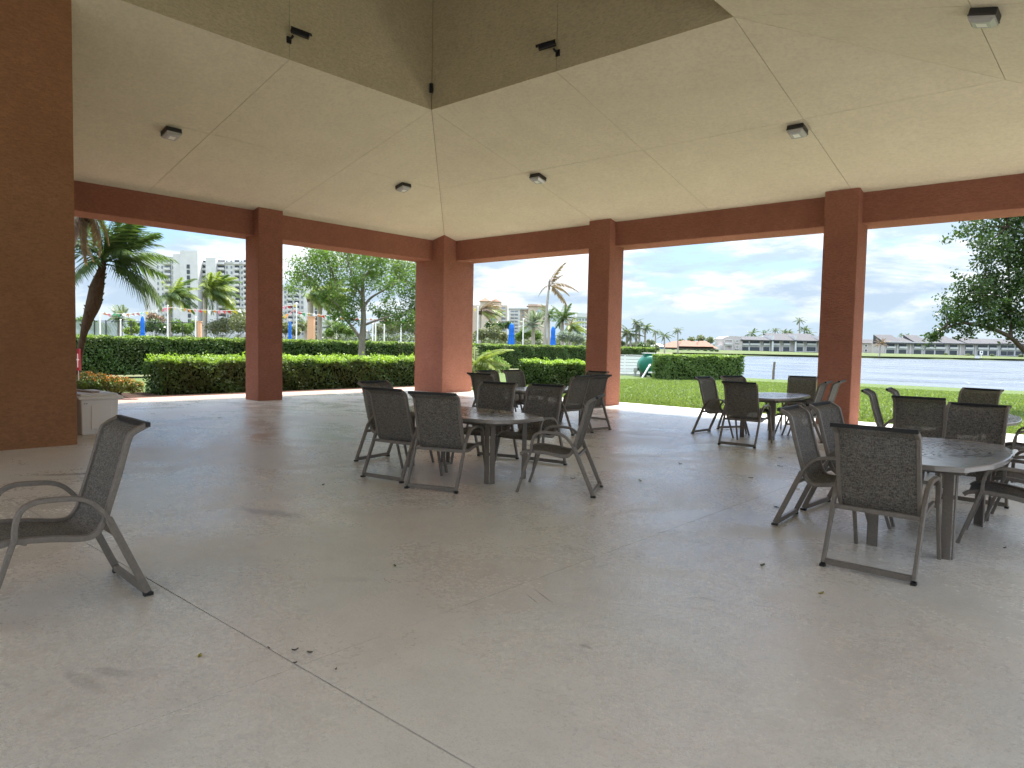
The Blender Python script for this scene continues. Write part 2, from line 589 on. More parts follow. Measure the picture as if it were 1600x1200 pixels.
class MB:
    """collects geometry for one mesh"""
    def __init__(s):
        s.v, s.f = [], []

    def add(s, vs, fs):
        n = len(s.v)
        s.v += [tuple(map(float, p)) for p in vs]
        s.f += [tuple(i + n for i in f) for f in fs]
        return s

    def box(s, x0, x1, y0, y1, z0, z1):
        return s.add([(x0, y0, z0), (x1, y0, z0), (x1, y1, z0), (x0, y1, z0),
                      (x0, y0, z1), (x1, y0, z1), (x1, y1, z1), (x0, y1, z1)],
                     [(0, 3, 2, 1), (4, 5, 6, 7), (0, 1, 5, 4), (1, 2, 6, 5), (2, 3, 7, 6), (3, 0, 4, 7)])

    def prism(s, poly, z0, z1):
        n = len(poly)
        vs = [(p[0], p[1], z0) for p in poly] + [(p[0], p[1], z1) for p in poly]
        fs = [tuple(range(n - 1, -1, -1)), tuple(range(n, 2 * n))]
        fs += [(i, (i + 1) % n, n + (i + 1) % n, n + i) for i in range(n)]
        return s.add(vs, fs)

    def tube(s, pts, rad, n=8, cap=True):
        pts = [np.array(p, float) for p in pts]
        m = len(pts)
        rad = [rad] * m if isinstance(rad, (int, float)) else rad
        base = len(s.v)
        ref = None
        for i, p in enumerate(pts):
            t = pts[min(i + 1, m - 1)] - pts[max(i - 1, 0)]
            t = t / (np.linalg.norm(t) + 1e-9)
            if ref is None:
                ref = np.array([1., 0, 0]) if abs(t[0]) < 0.8 else np.array([0, 1., 0])
            a = ref - t * (ref @ t)
            a /= np.linalg.norm(a) + 1e-9
            ref = a
            b = np.cross(t, a)
            for k in range(n):
                an = 2 * PI * k / n
                q = p + rad[i] * (a * math.cos(an) + b * math.sin(an))
                s.v.append(tuple(q))
        for i in range(m - 1):
            for k in range(n):
                k2 = (k + 1) % n
                s.f.append((base + i * n + k, base + i * n + k2, base + (i + 1) * n + k2, base + (i + 1) * n + k))
        if cap:
            s.f.append(tuple(base + k for k in range(n - 1, -1, -1)))
            s.f.append(tuple(base + (m - 1) * n + k for k in range(n)))
        return s

    def strap(s, prof, x, w, h):
        """rectangular bar swept along a (y, z) profile at lateral position x; w across x, h in the plane"""
        pr = [np.array(p, float) for p in prof]
        base = len(s.v)
        m = len(pr)
        for i, p in enumerate(pr):
            t = pr[min(i + 1, m - 1)] - pr[max(i - 1, 0)]
            t /= np.linalg.norm(t) + 1e-9
            nn = np.array([-t[1], t[0]])
            ch = 0.28
            for (a, b) in ((-1, -1 + ch), (-1 + ch, -1), (1 - ch, -1), (1, -1 + ch), (1, 1 - ch), (1 - ch, 1), (-1 + ch, 1), (-1, 1 - ch)):
                q = p + nn * b * h / 2
                s.v.append((x + a * w / 2, q[0], q[1]))
        for i in range(m - 1):
            for k in range(8):
                k2 = (k + 1) % 8
                s.f.append((base + i * 8 + k, base + i * 8 + k2, base + (i + 1) * 8 + k2, base + (i + 1) * 8 + k))
        s.f.append(tuple(base + k for k in range(7, -1, -1)))
        s.f.append(tuple(base + (m - 1) * 8 + k for k in range(8)))
        return s

    def mesh(s, name, m, smooth=False):
        me = bpy.data.meshes.new(name)
        me.from_pydata(s.v, [], s.f)
        me.materials.append(m)
        bm = bmesh.new()
        bm.from_mesh(me)
        bmesh.ops.recalc_face_normals(bm, faces=bm.faces)
        bm.to_mesh(me)
        bm.free()
        if smooth:
            me.polygons.foreach_set('use_smooth', [True] * len(me.polygons))
        return me

    def build(s, name, m, parent=None, smooth=False, kind=None):
        o = link(name, s.mesh(name, m, smooth), parent)
        if kind:
            o['kind'] = kind
        return o


def bevel(o, w=0.01, seg=2):
    b = o.modifiers.new('bevel', 'BEVEL')
    b.width = w
    b.segments = seg
    b.limit_method = 'ANGLE'
    b.angle_limit = math.radians(40)
    return o


def catmull(pts, k=6):
    P = [np.array(p, float) for p in pts]
    P = [2 * P[0] - P[1]] + P + [2 * P[-1] - P[-2]]
    out = []
    for i in range(1, len(P) - 2):
        for j in range(k):
            t = j / k
            out.append(0.5 * ((2 * P[i]) + (-P[i - 1] + P[i + 1]) * t + (2 * P[i - 1] - 5 * P[i] + 4 * P[i + 1] - P[i + 2]) * t * t
                              + (-P[i - 1] + 3 * P[i] - 3 * P[i + 1] + P[i + 2]) * t ** 3))
    out.append(P[-2])
    return out


def quads_mesh(name, V, m):
    """V: (n,4,3) array of separate quads"""
    n = len(V)
    me = bpy.data.meshes.new(name)
    me.vertices.add(n * 4)
    me.vertices.foreach_set('co', V.reshape(-1).astype(np.float32))
    me.loops.add(n * 4)
    me.loops.foreach_set('vertex_index', np.arange(n * 4, dtype=np.int32))
    me.polygons.add(n)
    me.polygons.foreach_set('loop_start', np.arange(0, n * 4, 4, dtype=np.int32))
    me.polygons.foreach_set('loop_total', np.full(n, 4, dtype=np.int32))
    me.materials.append(m)
    me.update(calc_edges=True)
    return me


def leaf_quads(P, size, nrm=None, spread=1.0, aspect=0.5):
    """diamond shaped leaves at the points P; nrm biases the leaf normals"""
    n = len(P)
    d = RNG.normal(size=(n, 3))
    d /= np.linalg.norm(d, axis=1, keepdims=True)
    nr = RNG.normal(size=(n, 3))
    nr /= np.linalg.norm(nr, axis=1, keepdims=True)
    if nrm is not None:
        nr = nrm + nr * spread
        nr /= np.linalg.norm(nr, axis=1, keepdims=True)
    d = d - nr * np.sum(d * nr, axis=1, keepdims=True)
    d /= np.linalg.norm(d, axis=1, keepdims=True) + 1e-9
    s = np.cross(nr, d)
    L = (size * RNG.uniform(0.65, 1.3, n))[:, None]
    W = L * aspect * 0.5
    return np.stack([P - d * L * 0.5, P + s * W + d * L * 0.05 + nr * L * 0.08, P + d * L * 0.5, P - s * W + d * L * 0.05 + nr * L * 0.08], axis=1)


def blob_points(cs, rs, n, shell=0.5, squash=0.8):
    cs, rs = np.array(cs, float), np.array(rs, float)
    w = rs ** 2
    idx = RNG.choice(len(cs), n, p=w / w.sum())
    u = RNG.normal(size=(n, 3))
    u /= np.linalg.norm(u, axis=1, keepdims=True)
    rr = rs[idx] * (shell + (1 - shell) * RNG.random(n) ** 0.6) * RNG.uniform(0.75, 1.1, n)
    return cs[idx] + u * rr[:, None] * np.array([1, 1, squash]), u


def tag_struct(o):
    o['kind'] = 'structure'
    return o


# ================================================================== PAVILION
S, ZT, ZB, KS = 18.467, 4.855, 4.224, 0.243
CUP, CUPW, RING = 6.014, 6.439, 3.10
BT, PM, DM, WM = 0.861, 0.246, 0.667, 0.69
ZC = ZT + KS * CUP
pav = empty('pavilion', (S / 2, -S / 2, 0), 0, 'large open terracotta pavilion with square columns, sloped cream ceiling and raised square cupola', 'pavilion')
PO = Vector((S / 2, -S / 2, 0))


def pbuild(mb, name, m, bev=0.0, **kw):
    mb.v = [(p[0] - PO.x, p[1] - PO.y, p[2]) for p in mb.v]
    o = mb.build(name, m, pav, **kw)
    if bev:
        bevel(o, bev, 2)
    return o


side_map = [lambda s, d: (d, -s), lambda s, d: (s, -d), lambda s, d: (S - d, -s), lambda s, d: (s, -(S - d))]


def inset(poly, g):
    P = [Vector(p) for p in poly]
    ar = sum(P[i].x * P[(i + 1) % len(P)].y - P[(i + 1) % len(P)].x * P[i].y for i in range(len(P)))
    if ar < 0:
        P.reverse()
    n = len(P)
    out = []
    for i in range(n):
        a, b, c = P[i - 1], P[i], P[(i + 1) % n]
        d1, d2 = (b - a).normalized(), (c - b).normalized()
        n1, n2 = Vector((-d1.y, d1.x)), Vector((-d2.y, d2.x))
        k = n1 + n2
        out.append(b + k * (g / max(0.15, 1 + n1.dot(n2))))
    return [(p.x, p.y) for p in out]


polys = []
cuts = [CUP, S / 2, S - CUP]
lo = [0.0] + cuts + [S]
for i in range(4):
    a, b = lo[i], lo[i + 1]
    if i == 0:
        polys.append([(0, 0), (b, 0), (b, RING), (RING, RING)])
        polys.append([(RING, RING), (b, RING), (CUP, CUP)])
    elif i == 3:
        polys.append([(a, 0), (S, 0), (S - RING, RING), (a, RING)])
        polys.append([(a, RING), (S - RING, RING), (a, CUP)])
    else:
        polys.append([(a, 0), (b, 0), (b, RING), (a, RING)])
        polys.append([(a, RING), (b, RING), (b, CUP), (a, CUP)])
for fm in side_map:
    for pl in polys:
        q = inset(pl, 0.0045)
        mb = MB()
        n = len(q)
        vs = []
        for dz in (0.0, 0.025):
            for (s_, d_) in q:
                x, y = fm(s_, d_)
                vs.append((x, y, ZT + KS * d_ + dz))
        mb.add(vs, [tuple(range(n)), tuple(range(2 * n - 1, n - 1, -1))] + [(i, (i + 1) % n, n + (i + 1) % n, n + i) for i in range(n)])
        pbuild(mb, 'ceiling_panel', M['ceiling'])
# cupola walls: two panels a side
c0, c1 = CUP, CUP + CUPW
ZCT = 9.4
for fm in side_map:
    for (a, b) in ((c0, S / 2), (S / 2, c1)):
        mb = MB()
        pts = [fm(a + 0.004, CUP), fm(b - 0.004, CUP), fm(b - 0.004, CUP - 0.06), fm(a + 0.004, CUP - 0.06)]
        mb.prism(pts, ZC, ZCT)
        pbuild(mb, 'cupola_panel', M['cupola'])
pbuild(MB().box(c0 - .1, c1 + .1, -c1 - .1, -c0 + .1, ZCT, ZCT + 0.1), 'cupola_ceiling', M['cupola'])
# roof: shallow hip with the cupola on top
EV = 1.75
mb = MB()
e0, e1 = -EV, S + EV
ze, zc_ = 4.98, 4.98 + 0.25 * (CUP + EV - 0.3)
r0, r1 = CUP - 0.3, S - CUP + 0.3
ring_lo = [(e0, -e1), (e1, -e1), (e1, -e0), (e0, -e0)]
ring_hi = [(r0, -r1), (r1, -r1), (r1, -r0), (r0, -r0)]
vs = [(*p, ze) for p in ring_lo] + [(*p, zc_) for p in ring_hi] + [(*p, ze + .16) for p in ring_lo] + [(*p, zc_ + .16) for p in ring_hi]
fs = []
for i in range(4):
    j = (i + 1) % 4
    fs += [(i, j, 4 + j, 4 + i), (8 + i, 8 + j, 12 + j, 12 + i), (i, j, 8 + j, 8 + i), (4 + i, 4 + j, 12 + j, 12 + i)]
mb.add(vs, fs)
pbuild(mb, 'roof', M['b_terra'])
mb = MB()
for fm in side_map:
    mb.prism([fm(CUP - .28, CUP - .30), fm(S - CUP + .28, CUP - .30), fm(S - CUP + .28, CUP - .08), fm(CUP - .28, CUP - .08)], ZC + 0.35, ZCT + .1)
q0, q1, qm = CUP - 0.9, S - CUP + 0.9, S / 2
mb.add([(q0, -q1, ZCT + .12), (q1, -q1, ZCT + .12), (q1, -q0, ZCT + .12), (q0, -q0, ZCT + .12), (qm, -qm, ZCT + 2.2)],
       [(0, 1, 4), (1, 2, 4), (2, 3, 4), (3, 0, 4), (3, 2, 1, 0)])
pbuild(mb, 'cupola_roof', M['b_terra'])
# soffit of the eaves, outside the beams
for fm in side_map:
    mb = MB()
    mb.prism([fm(-EV + .02, -EV + .02), fm(S + EV - .02, -EV + .02), fm(S + BT + .01, -BT - .01), fm(-BT - .01, -BT - .01)], 4.93, 4.955)
    pbuild(mb, 'soffit', M['ceiling'])
# beams
for i, (x0, x1, y0, y1) in enumerate(((-BT, 0, -S - BT, BT), (0.002, S - 0.002, 0, BT), (S, S + BT, -S - BT, BT), (0.002, S - 0.002, -S - BT, -S))):
    pbuild(MB().box(x0, x1, y0, y1, ZB, 5.16), 'beam', M['terracotta'], 0.02)
# columns
PCn, WC = 0.533, 1.35
ZCOL = 5.20
LY = -6.647
cols = []
for (sx, sy) in ((0, 0), (1, 0), (0, 1), (1, 1)):
    x0, x1 = (PCn - WC, PCn) if not sx else (S - PCn, S - PCn + WC)
    y0, y1 = (-PCn, -PCn + WC) if not sy else (-S + PCn - WC, -S + PCn)
    cols.append((x0, x1, y0, y1))
for y in (LY, -S - LY - WM):
    cols.append((PM - DM, PM, y, y + WM))
    cols.append((S - PM, S - PM + DM, y, y + WM))
for x in (5.889, 11.941):
    cols.append((x, x + WM, -PM, -PM + DM))
    cols.append((x, x + WM, -S + PM - DM, -S + PM))
for (x0, x1, y0, y1) in cols:
    if x0 < 3 and y0 < -12 and y0 > -17:
        continue
    pbuild(MB().box(x0, x1, y0, y1, -0.05, ZCOL), 'column', M['terracotta'], 0.022)
# room wall in the left corner
WX, WY = 5.67, -12.40


def wall_prism(x0, x1, y0, y1):
    mb = MB()
    zt = lambda x: ZT + KS * max(x, 0) + 0.06
    mb.add([(x0, y0, -.05), (x1, y0, -.05), (x1, y1, -.05), (x0, y1, -.05), (x0, y0, zt(x0)), (x1, y0, zt(x1)), (x1, y1, zt(x1)), (x0, y1, zt(x0))],
           [(0, 3, 2, 1), (4, 5, 6, 7), (0, 1, 5, 4), (1, 2, 6, 5), (2, 3, 7, 6), (3, 0, 4, 7)])
    return mb


mbw = wall_prism(WX - 0.3, WX, -S - .3, WY)
pbuild(mbw, 'wall', M['wall_warm_lit'])
pbuild(wall_prism(-0.3, WX - 0.303, WY - 0.3, WY), 'wall', M['wall_warm_lit'])

# ------------------------------------------------------------------ floor and ground
FX0, FX1, FY0, FY1 = -1.03, 20.4, -20.4, 1.22
fl = MB().box(FX0 + .02, FX1 - .02, FY0 + .02, FY1 - .02, -0.25, -0.014).build('floor', M['dark_void'])
tag_struct(fl)
jx, jy = [FX0, 0.0 - .35, 4.7, 9.4, 14.1, FX1], [FY0, -14.0, -9.35, -4.68, FY1]
for i in range(len(jx) - 1):
    for j in range(len(jy) - 1):
        gx0 = 0.0018 if abs(jx[i] - 14.1) < .01 else 0.0007
        gx1 = 0.0018 if abs(jx[i + 1] - 14.1) < .01 else 0.0007
        gy0 = 0.0045 if abs(jy[j] + 14.0) < .01 else 0.0007
        gy1 = 0.0045 if abs(jy[j + 1] + 14.0) < .01 else 0.0007
        o = MB().box(jx[i] + gx0, jx[i + 1] - gx1, jy[j] + gy0, jy[j + 1] - gy1, -0.15, 0.0).build('floor_panel', M['floor'], fl)
tag_struct(MB().box(-2.72, FX0 - .004, -30, 2.9, -0.2, -0.035).build('pavement', M['paver']))
tag_struct(MB().box(-4.9, -2.73, -30, 2.9, -0.2, -0.045).build('mulch_bed', M['mulch']))
tag_struct(MB().box(FX0 - 0.002, 60, -60, FY0 - .004, -0.2, -0.03).build('bounce_deck', M['bounce_deck']))  # added slab out of view, bounces daylight onto the ceiling
tag_struct(MB().box(FX1 + .004, 60, FY0 - .003, FY1, -0.2, -0.031).build('bounce_deck', M['bounce_deck']))


def lawn_z(y):
    y = float(y)
    if y < 20:
        return -0.05 - 0.004 * max(0.0, y - 1.5)
    return -0.124 - 0.876 * ((y - 20) / 26.0) ** 1.5


SHORE = [(-13.1, 49.5), (-10, 48.3), (0, 46.3), (11, 44.0), (30, 41.0), (90, 33.0)]


def shore_y(x):
    for (a, b), (c, d) in zip(SHORE[:-1], SHORE[1:]):
        if a <= x <= c:
            return b + (d - b) * (x - a) / (c - a)
    return SHORE[-1][1]


mb = MB()
xs = [-13.03] + list(np.linspace(-12.3, 90, 42))
rows = 24
vs, fs = [], []
for i, x in enumerate(xs):
    ys = shore_y(x)
    for j in range(rows + 1):
        y = 1.235 + (ys - 1.235) * j / rows
        z = lawn_z(y) if j < rows else -1.35
        vs.append((x, y, z if i else -0.058))
for i in range(len(xs) - 1):
    for j in range(rows):
        a = i * (rows + 1) + j
        fs.append((a, a + rows + 1, a + rows + 2, a + 1))
mb.add(vs, fs)
tag_struct(mb.build('lawn', M['lawn'], smooth=True))
# land beyond on the left and the far shore: one sheet to the horizon
_q = at_d(1050, 560, 300)
_q0 = at_d(1065, 560, 62)
far = [(_q[0], _q[1]), (-60, 372), (-25, 420), (60, 520), (220, 600), (600, 640)]
gp = [(-4000, -4000), (-13.0, -4000), (-13.0, 40.0), (_q0[0], _q0[1])] + far + [(1400, 700), (1400, 5000), (-4000, 5000)]
from mathutils.geometry import tessellate_polygon
tri = tessellate_polygon([[Vector((p[0], p[1], 0)) for p in gp]])
tag_struct(MB().add([(p[0], p[1], -0.06) for p in gp], [tuple(t) for t in tri]).build('ground', M['ground']))
tag_struct(MB().add([(-13.0, -60, -.055), (-4.9, -60, -.055), (-4.9, 1.2, -.055), (-13.0, 1.2, -.055)], [(0, 1, 2, 3)]).build('lawn', M['lawn']))
tag_struct(MB().add([(60, -4000, -.07), (4000, -4000, -.07), (4000, 33, -.07), (60, 33, -.07)], [(0, 1, 2, 3)]).build('ground', M['ground']))
tag_struct(MB().add([(-13, -4000, -.075), (60, -4000, -.075), (60, -59.9, -.075), (-13, -59.9, -.075)], [(0, 1, 2, 3)]).build('ground', M['ground']))
tag_struct(MB().add([(-700, 20, -1.0), (4000, 20, -1.0), (4000, 3000, -1.0), (-700, 3000, -1.0)], [(0, 1, 2, 3)]).build('water', M['water']))
# far bank rising from the waterline
mb = MB()
vs, fs = [], []
nb = 30
pts = [np.array(p, float) for p in [(far[0][0] - 60, far[0][1] - 60)] + far]
acc = []
for a, b in zip(pts[:-1], pts[1:]):
    for t in np.linspace(0, 1, 8, endpoint=False):
        acc.append(a + (b - a) * t)
acc.append(pts[-1])
c2 = CAM[:2]
for i, p in enumerate(acc):
    d = (p - c2) / np.linalg.norm(p - c2)
    w = 0.7 * math.sin(i * 1.7) + 0.5 * math.sin(i * 0.61)
    for (r, z) in ((-1.5 + w, -1.3), (0 + w, -0.8), (4, 0.0), (14, 0.9), (30, 1.35), (60, 1.5), (900, 1.6)):
        q = p + d * r
        vs.append((q[0], q[1], z))
for i in range(len(acc) - 1):
    for j in range(6):
        a = i * 7 + j
        fs.append((a, a + 7, a + 8, a + 1))
mb.add(vs, fs)
tag_struct(mb.build('far_bank', M['bank'], smooth=True))

# ================================================================== LIGHTS AND CAMERAS ON THE CEILING
def ceiling_lamp(x, y, side, label):
    """side 0: slope falling to -X wall, 1: to the +Y wall, 2: to the +X wall"""
    d = [x, -y, S - x][side]
    z = ZT + KS * d
    sl = math.atan(KS)
    r = empty('ceiling_light', (x, y, z), 0, label, 'ceiling light', 'square ceiling lights of the pavilion')
    r.rotation_euler = [(0, -sl, 0), (-sl, 0, 0), (0, sl, 0)][side]
    r.scale = (.78, .78, .78)
    a = 0.185
    mb = MB().box(-a, a, -a, a, -0.10, 0.0)
    bevel(mb.build('housing', M['lamp_body'], r), 0.012)
    b, c = 0.175, 0.12
    mb = MB().add([(-b, -b, -.1), (b, -b, -.1), (b, b, -.1), (-b, b, -.1), (-b, -b, -.15), (b, -b, -.15), (b, b, -.15), (-b, b, -.15),
                   (-c, -c, -.195), (c, -c, -.195), (c, c, -.195), (-c, c, -.195)],
                  [(0, 1, 5, 4), (1, 2, 6, 5), (2, 3, 7, 6), (3, 0, 4, 7), (4, 5, 9, 8), (5, 6, 10, 9), (6, 7, 11, 10), (7, 4, 8, 11), (8, 9, 10, 11)])
    lens = mb.build('lens', M['lamp_glass'], r)
    MB().box(-.07, .07, -.07, .07, -.199, -.196).build('reflector', M['lamp_bulb'], lens)
    mb = MB()
    for s in (-1, 1):
        mb.box(-.19, .19, s * .18 - .008, s * .18 + .008, -.112, -.098)
        mb.box(s * .18 - .008, s * .18 + .008, -.171, .171, -.112, -.098)
    mb.build('frame', M['lamp_body'], r)
    return r


ceiling_lamp(2.88, -9.89, 0, 'square ceiling light nearest the big left wall')
ceiling_lamp(2.89, -4.16, 0, 'square ceiling light left of the ceiling hip line above the corner column')
ceiling_lamp(6.26, -2.86, 1, 'square ceiling light right of the hip line, first past the corner column')
ceiling_lamp(12.27, -2.85, 1, 'square ceiling light above the right hand column, beside a long ceiling joint')
ceiling_lamp(15.49, -5.81, 2, 'largest looking square ceiling light, at the top right of the ceiling')


def wall_camera(loc, rz, flip, label):
    r = empty('security_camera', loc, rz, label, 'security camera', 'black cameras on the cupola walls')
    # local -Y points out of the wall
    bevel(MB().box(-.05, .05, -.03, 0, -.11, .02).build('bracket', M['black'], r), .006)
    MB().tube([(0, -.03, -.03), (0.02 * flip, -.09, -.01), (0.03 * flip, -.12, .03)], .025, 8).build('joint', M['black'], r)
    b = MB().box(-.055, .055, -.30, .06, -.045, .045).build('body', M['black'], r)
    bevel(b, .012)
    b.location = (0.03 * flip, -.15, .10)
    b.rotation_euler = (math.radians(16), 0, math.radians(52) * flip)
    r.scale = (.85, .85, .85)
    MB().box(-.06, .06, -.34, .07, .046, .056).build('sun_shield', M['black'], b)


wall_camera((CUP + 0.002, -9.25, 6.67), math.radians(90), 1, 'black camera on the left cupola wall beside the vertical joint')
wall_camera((9.27, -CUP - 0.002, 6.65), 0, -1, 'black camera on the right cupola wall beside the vertical joint')
sn = MB().box(-.035, .035, -.035, .035, -.09, .09).build('motion_sensor', M['black'])
sn.location = (CUP + .05, -CUP - .06, 6.72)
sn.rotation_euler = (0, 0, math.radians(45))
bevel(sn, .012)
tag(sn, 'small black sensor high in the corner where the two cupola walls meet', 'sensor')

# ================================================================== CHAIRS
RAIL = catmull([(.80, .405), (.755, .432), (.66, .443), (.50, .428), (.36, .405), (.285, .415), (.238, .475), (.210, .565), (.155, .75), (.103, .945), (.072, .992), (.0, 1.03)], 4)
ARM = catmull([(.205, .475), (.25, .545), (.31, .61), (.38, .642), (.49, .652), (.575, .650), (.64, .615), (.668, .54), (.674, .45)], 4)
HW, HA = 0.262, 0.293


def make_chair():
    r = empty('sling_chair')
    r['category'] = 'chair'
    # woven sling
    mb = MB()
    nx = 6
    pr = [np.array(p) for p in RAIL]
    V = []
    for i, p in enumerate(pr):
        t = pr[min(i + 1, len(pr) - 1)] - pr[max(i - 1, 0)]
        t /= np.linalg.norm(t)
        nn = np.array([-t[1], t[0]])
        for k in range(nx + 1):
            u = -1 + 2 * k / nx
            sag = 0.012 * (1 - u * u)
            q = p + nn * sag
            V.append((u * (HW - .004), q[0], q[1]))
    n = len(pr)
    base = V[:]
    V2 = []
    for i, p in enumerate(pr):
        t = pr[min(i + 1, n - 1)] - pr[max(i - 1, 0)]
        t /= np.linalg.norm(t)
        nn = np.array([-t[1], t[0]])
        for k in range(nx + 1):
            v = base[i * (nx + 1) + k]
            V2.append((v[0], v[1] + nn[0] * .005, v[2] + nn[1] * .005))
    F = []
    o2 = len(V)
    for i in range(n - 1):
        for k in range(nx):
            a = i * (nx + 1) + k
            F.append((a, a + 1, a + nx + 2, a + nx + 1))
            F.append((o2 + a, o2 + a + nx + 1, o2 + a + nx + 2, o2 + a + 1))
    for k in range(nx):
        F.append((k, o2 + k, o2 + k + 1, k + 1))
        a = (n - 1) * (nx + 1) + k
        F.append((a, a + 1, o2 + a + 1, o2 + a))
    mb.add(V, F[:0])
    mb.add([], [])
    mb.v = V + V2
    mb.f = F
    mb.build('sling', M['sling'], r, smooth=True)
    for s in (-1, 1):
        MB().strap(RAIL, s * HW, .030, .034).build('side_rail', M['frame'], r, smooth=False)
        MB().strap(ARM, s * HA, .036, .028).build('armrest', M['frame'], r)
        lg = catmull([(.674, .455), (.69, .41), (.735, .27), (.822, .0)], 4)
        MB().strap(lg, s * HA, .027, .027).build('front_leg', M['frame'], r)
        MB().strap([(.222, .505), (.2, .455), (.012, .024)], s * HA, .027, .042).build('rear_leg', M['frame'], r)
        MB().box(s * HA - .017, s * HA + .017, -.016, .036, 0, .02).build('foot_cap', M['cap'], r)
    MB().box(-HW - .018, HW + .018, -.016, .012, 1.018, 1.046).build('top_bar', M['cap'], r)
    MB().box(-HA + .014, HA - .014, .01, .035, .014, .056).build('sled_bar', M['frame'], r)
    MB().box(-HA + .012, HA - .012, .176, .200, .400, .432).build('back_bar', M['frame'], r)
    MB().tube([(-HW, .62, .42), (0, .62, .385), (HW, .62, .42)], .011, 6).build('seat_brace', M['frame'], r)
    return r


proto_chair = make_chair()
chair_used = []


def copy_tree(o, parent=None):
    c = o.copy()
    COL.objects.link(c)
    if parent is not None:
        c.parent = parent
    for ch in o.children:
        copy_tree(ch, c)
    return c


CH_GROUP = 'woven sling armchairs set out in the pavilion'


def chair(x, y, face, label, group=CH_GROUP):
    """x, y: middle of the rear feet; face: direction the front points to, degrees"""
    if not chair_used:
        r = proto_chair
    else:
        r = copy_tree(proto_chair)
    chair_used.append(r)
    r.location = (x, y, 0.0)
    r.rotation_euler = (0, 0, math.radians(face - 90))
    r['label'] = label
    r['group'] = group
    return r


chair(12.336, -14.092, -93, 'lone sling armchair at the left foreground, away from every table')
# table 1, middle of the floor
chair(9.43, -10.03, 8, 'sling armchair at the left end of the middle table')
chair(10.70, -10.86, 99, 'sling armchair seen from behind, left of the pair on the near side of middle table')
chair(11.52, -10.85, 110, 'sling armchair seen from behind, right of the pair on the near side of middle table')
chair(12.783, -9.593, 207, 'sling armchair turned askew at the right end of the middle table')
chair(10.47, -8.66, -72, 'sling armchair facing us, left one on the far side of the middle table')
chair(11.20, -8.50, -82, 'sling armchair facing us, right one on the far side of the middle table')
# table 2, behind it
chair(8.19, -6.73, 92, 'sling armchair seen from behind at the near end of the table by corner column')
chair(7.26, -5.58, 0, 'sling armchair facing right, nearer on the left side of the table by corner column')
chair(7.30, -4.85, -2, 'sling armchair facing right, farther on the left side of the table by corner column')
chair(8.45, -3.35, -94, 'sling armchair facing us at the far end of the table by corner column')
chair(9.72, -5.62, 180, 'sling armchair facing left, nearer on the right side of the table by corner column')
chair(9.62, -4.95, 172, 'sling armchair facing left, farther on the right side of the table by corner column')
# table 3, by the right columns
chair(10.98, -3.62, -4, 'sling armchair facing right, nearer on the left side of table by lawn')
chair(11.08, -2.58, -26, 'sling armchair half hidden behind another, farther on left side of table by lawn')
chair(12.27, -4.95, 93, 'sling armchair seen from behind at the near end of table by lawn')
chair(11.90, -0.98, -76, 'sling armchair facing us at the far end of table by lawn')
chair(13.06, -3.05, 186, 'sling armchair facing left, nearer on right side of table by lawn')
chair(13.09, -2.42, 186, 'sling armchair facing left, farther on right side of table by lawn')
# table 4, right foreground
chair(15.687, -10.529, 90, 'large sling armchair seen from behind in the right foreground, nearest at the near table')
chair(14.66, -9.30, 3, 'sling armchair facing right, nearer on the left side of the right foreground table')
chair(14.67, -8.50, -4, 'sling armchair facing right, farther on the left side of the right foreground table')
chair(15.82, -7.12, -94, 'sling armchair facing us at the far end of the right foreground table')
chair(16.80, -8.73, 183, 'sling armchair cut by right photo edge, nearer on right side of right foreground table')
chair(16.86, -7.86, 180, 'sling armchair at right photo edge, farther on right side of right foreground table')
# table 5, between the near table and the lawn
chair(14.22, -5.22, 8, 'sling armchair in profile, nearer on left side of table behind right foreground table')
chair(14.35, -4.50, 8, 'sling armchair in profile, farther on left side of table behind right foreground table')
chair(15.12, -6.42, 94, 'sling armchair seen from behind at near end of table behind right foreground table')
chair(15.30, -3.08, -105, 'sling armchair facing us at far end of table behind right foreground table')
chair(16.62, -5.15, 184, 'sling armchair at photo edge, right side of table behind right foreground table')

# ================================================================== TABLES
TZ = 0.735
OUT = [(.0, 1.01), (.20, .995), (.375, .93), (.505, .55), (.535, .28), (.545, 0)]
OUTL = OUT + [(x, -y) for x, y in OUT[-2::-1]] + [(-x, -y) for x, y in OUT[1:]] + [(-x, y) for x, y in OUT[-2:0:-1]]


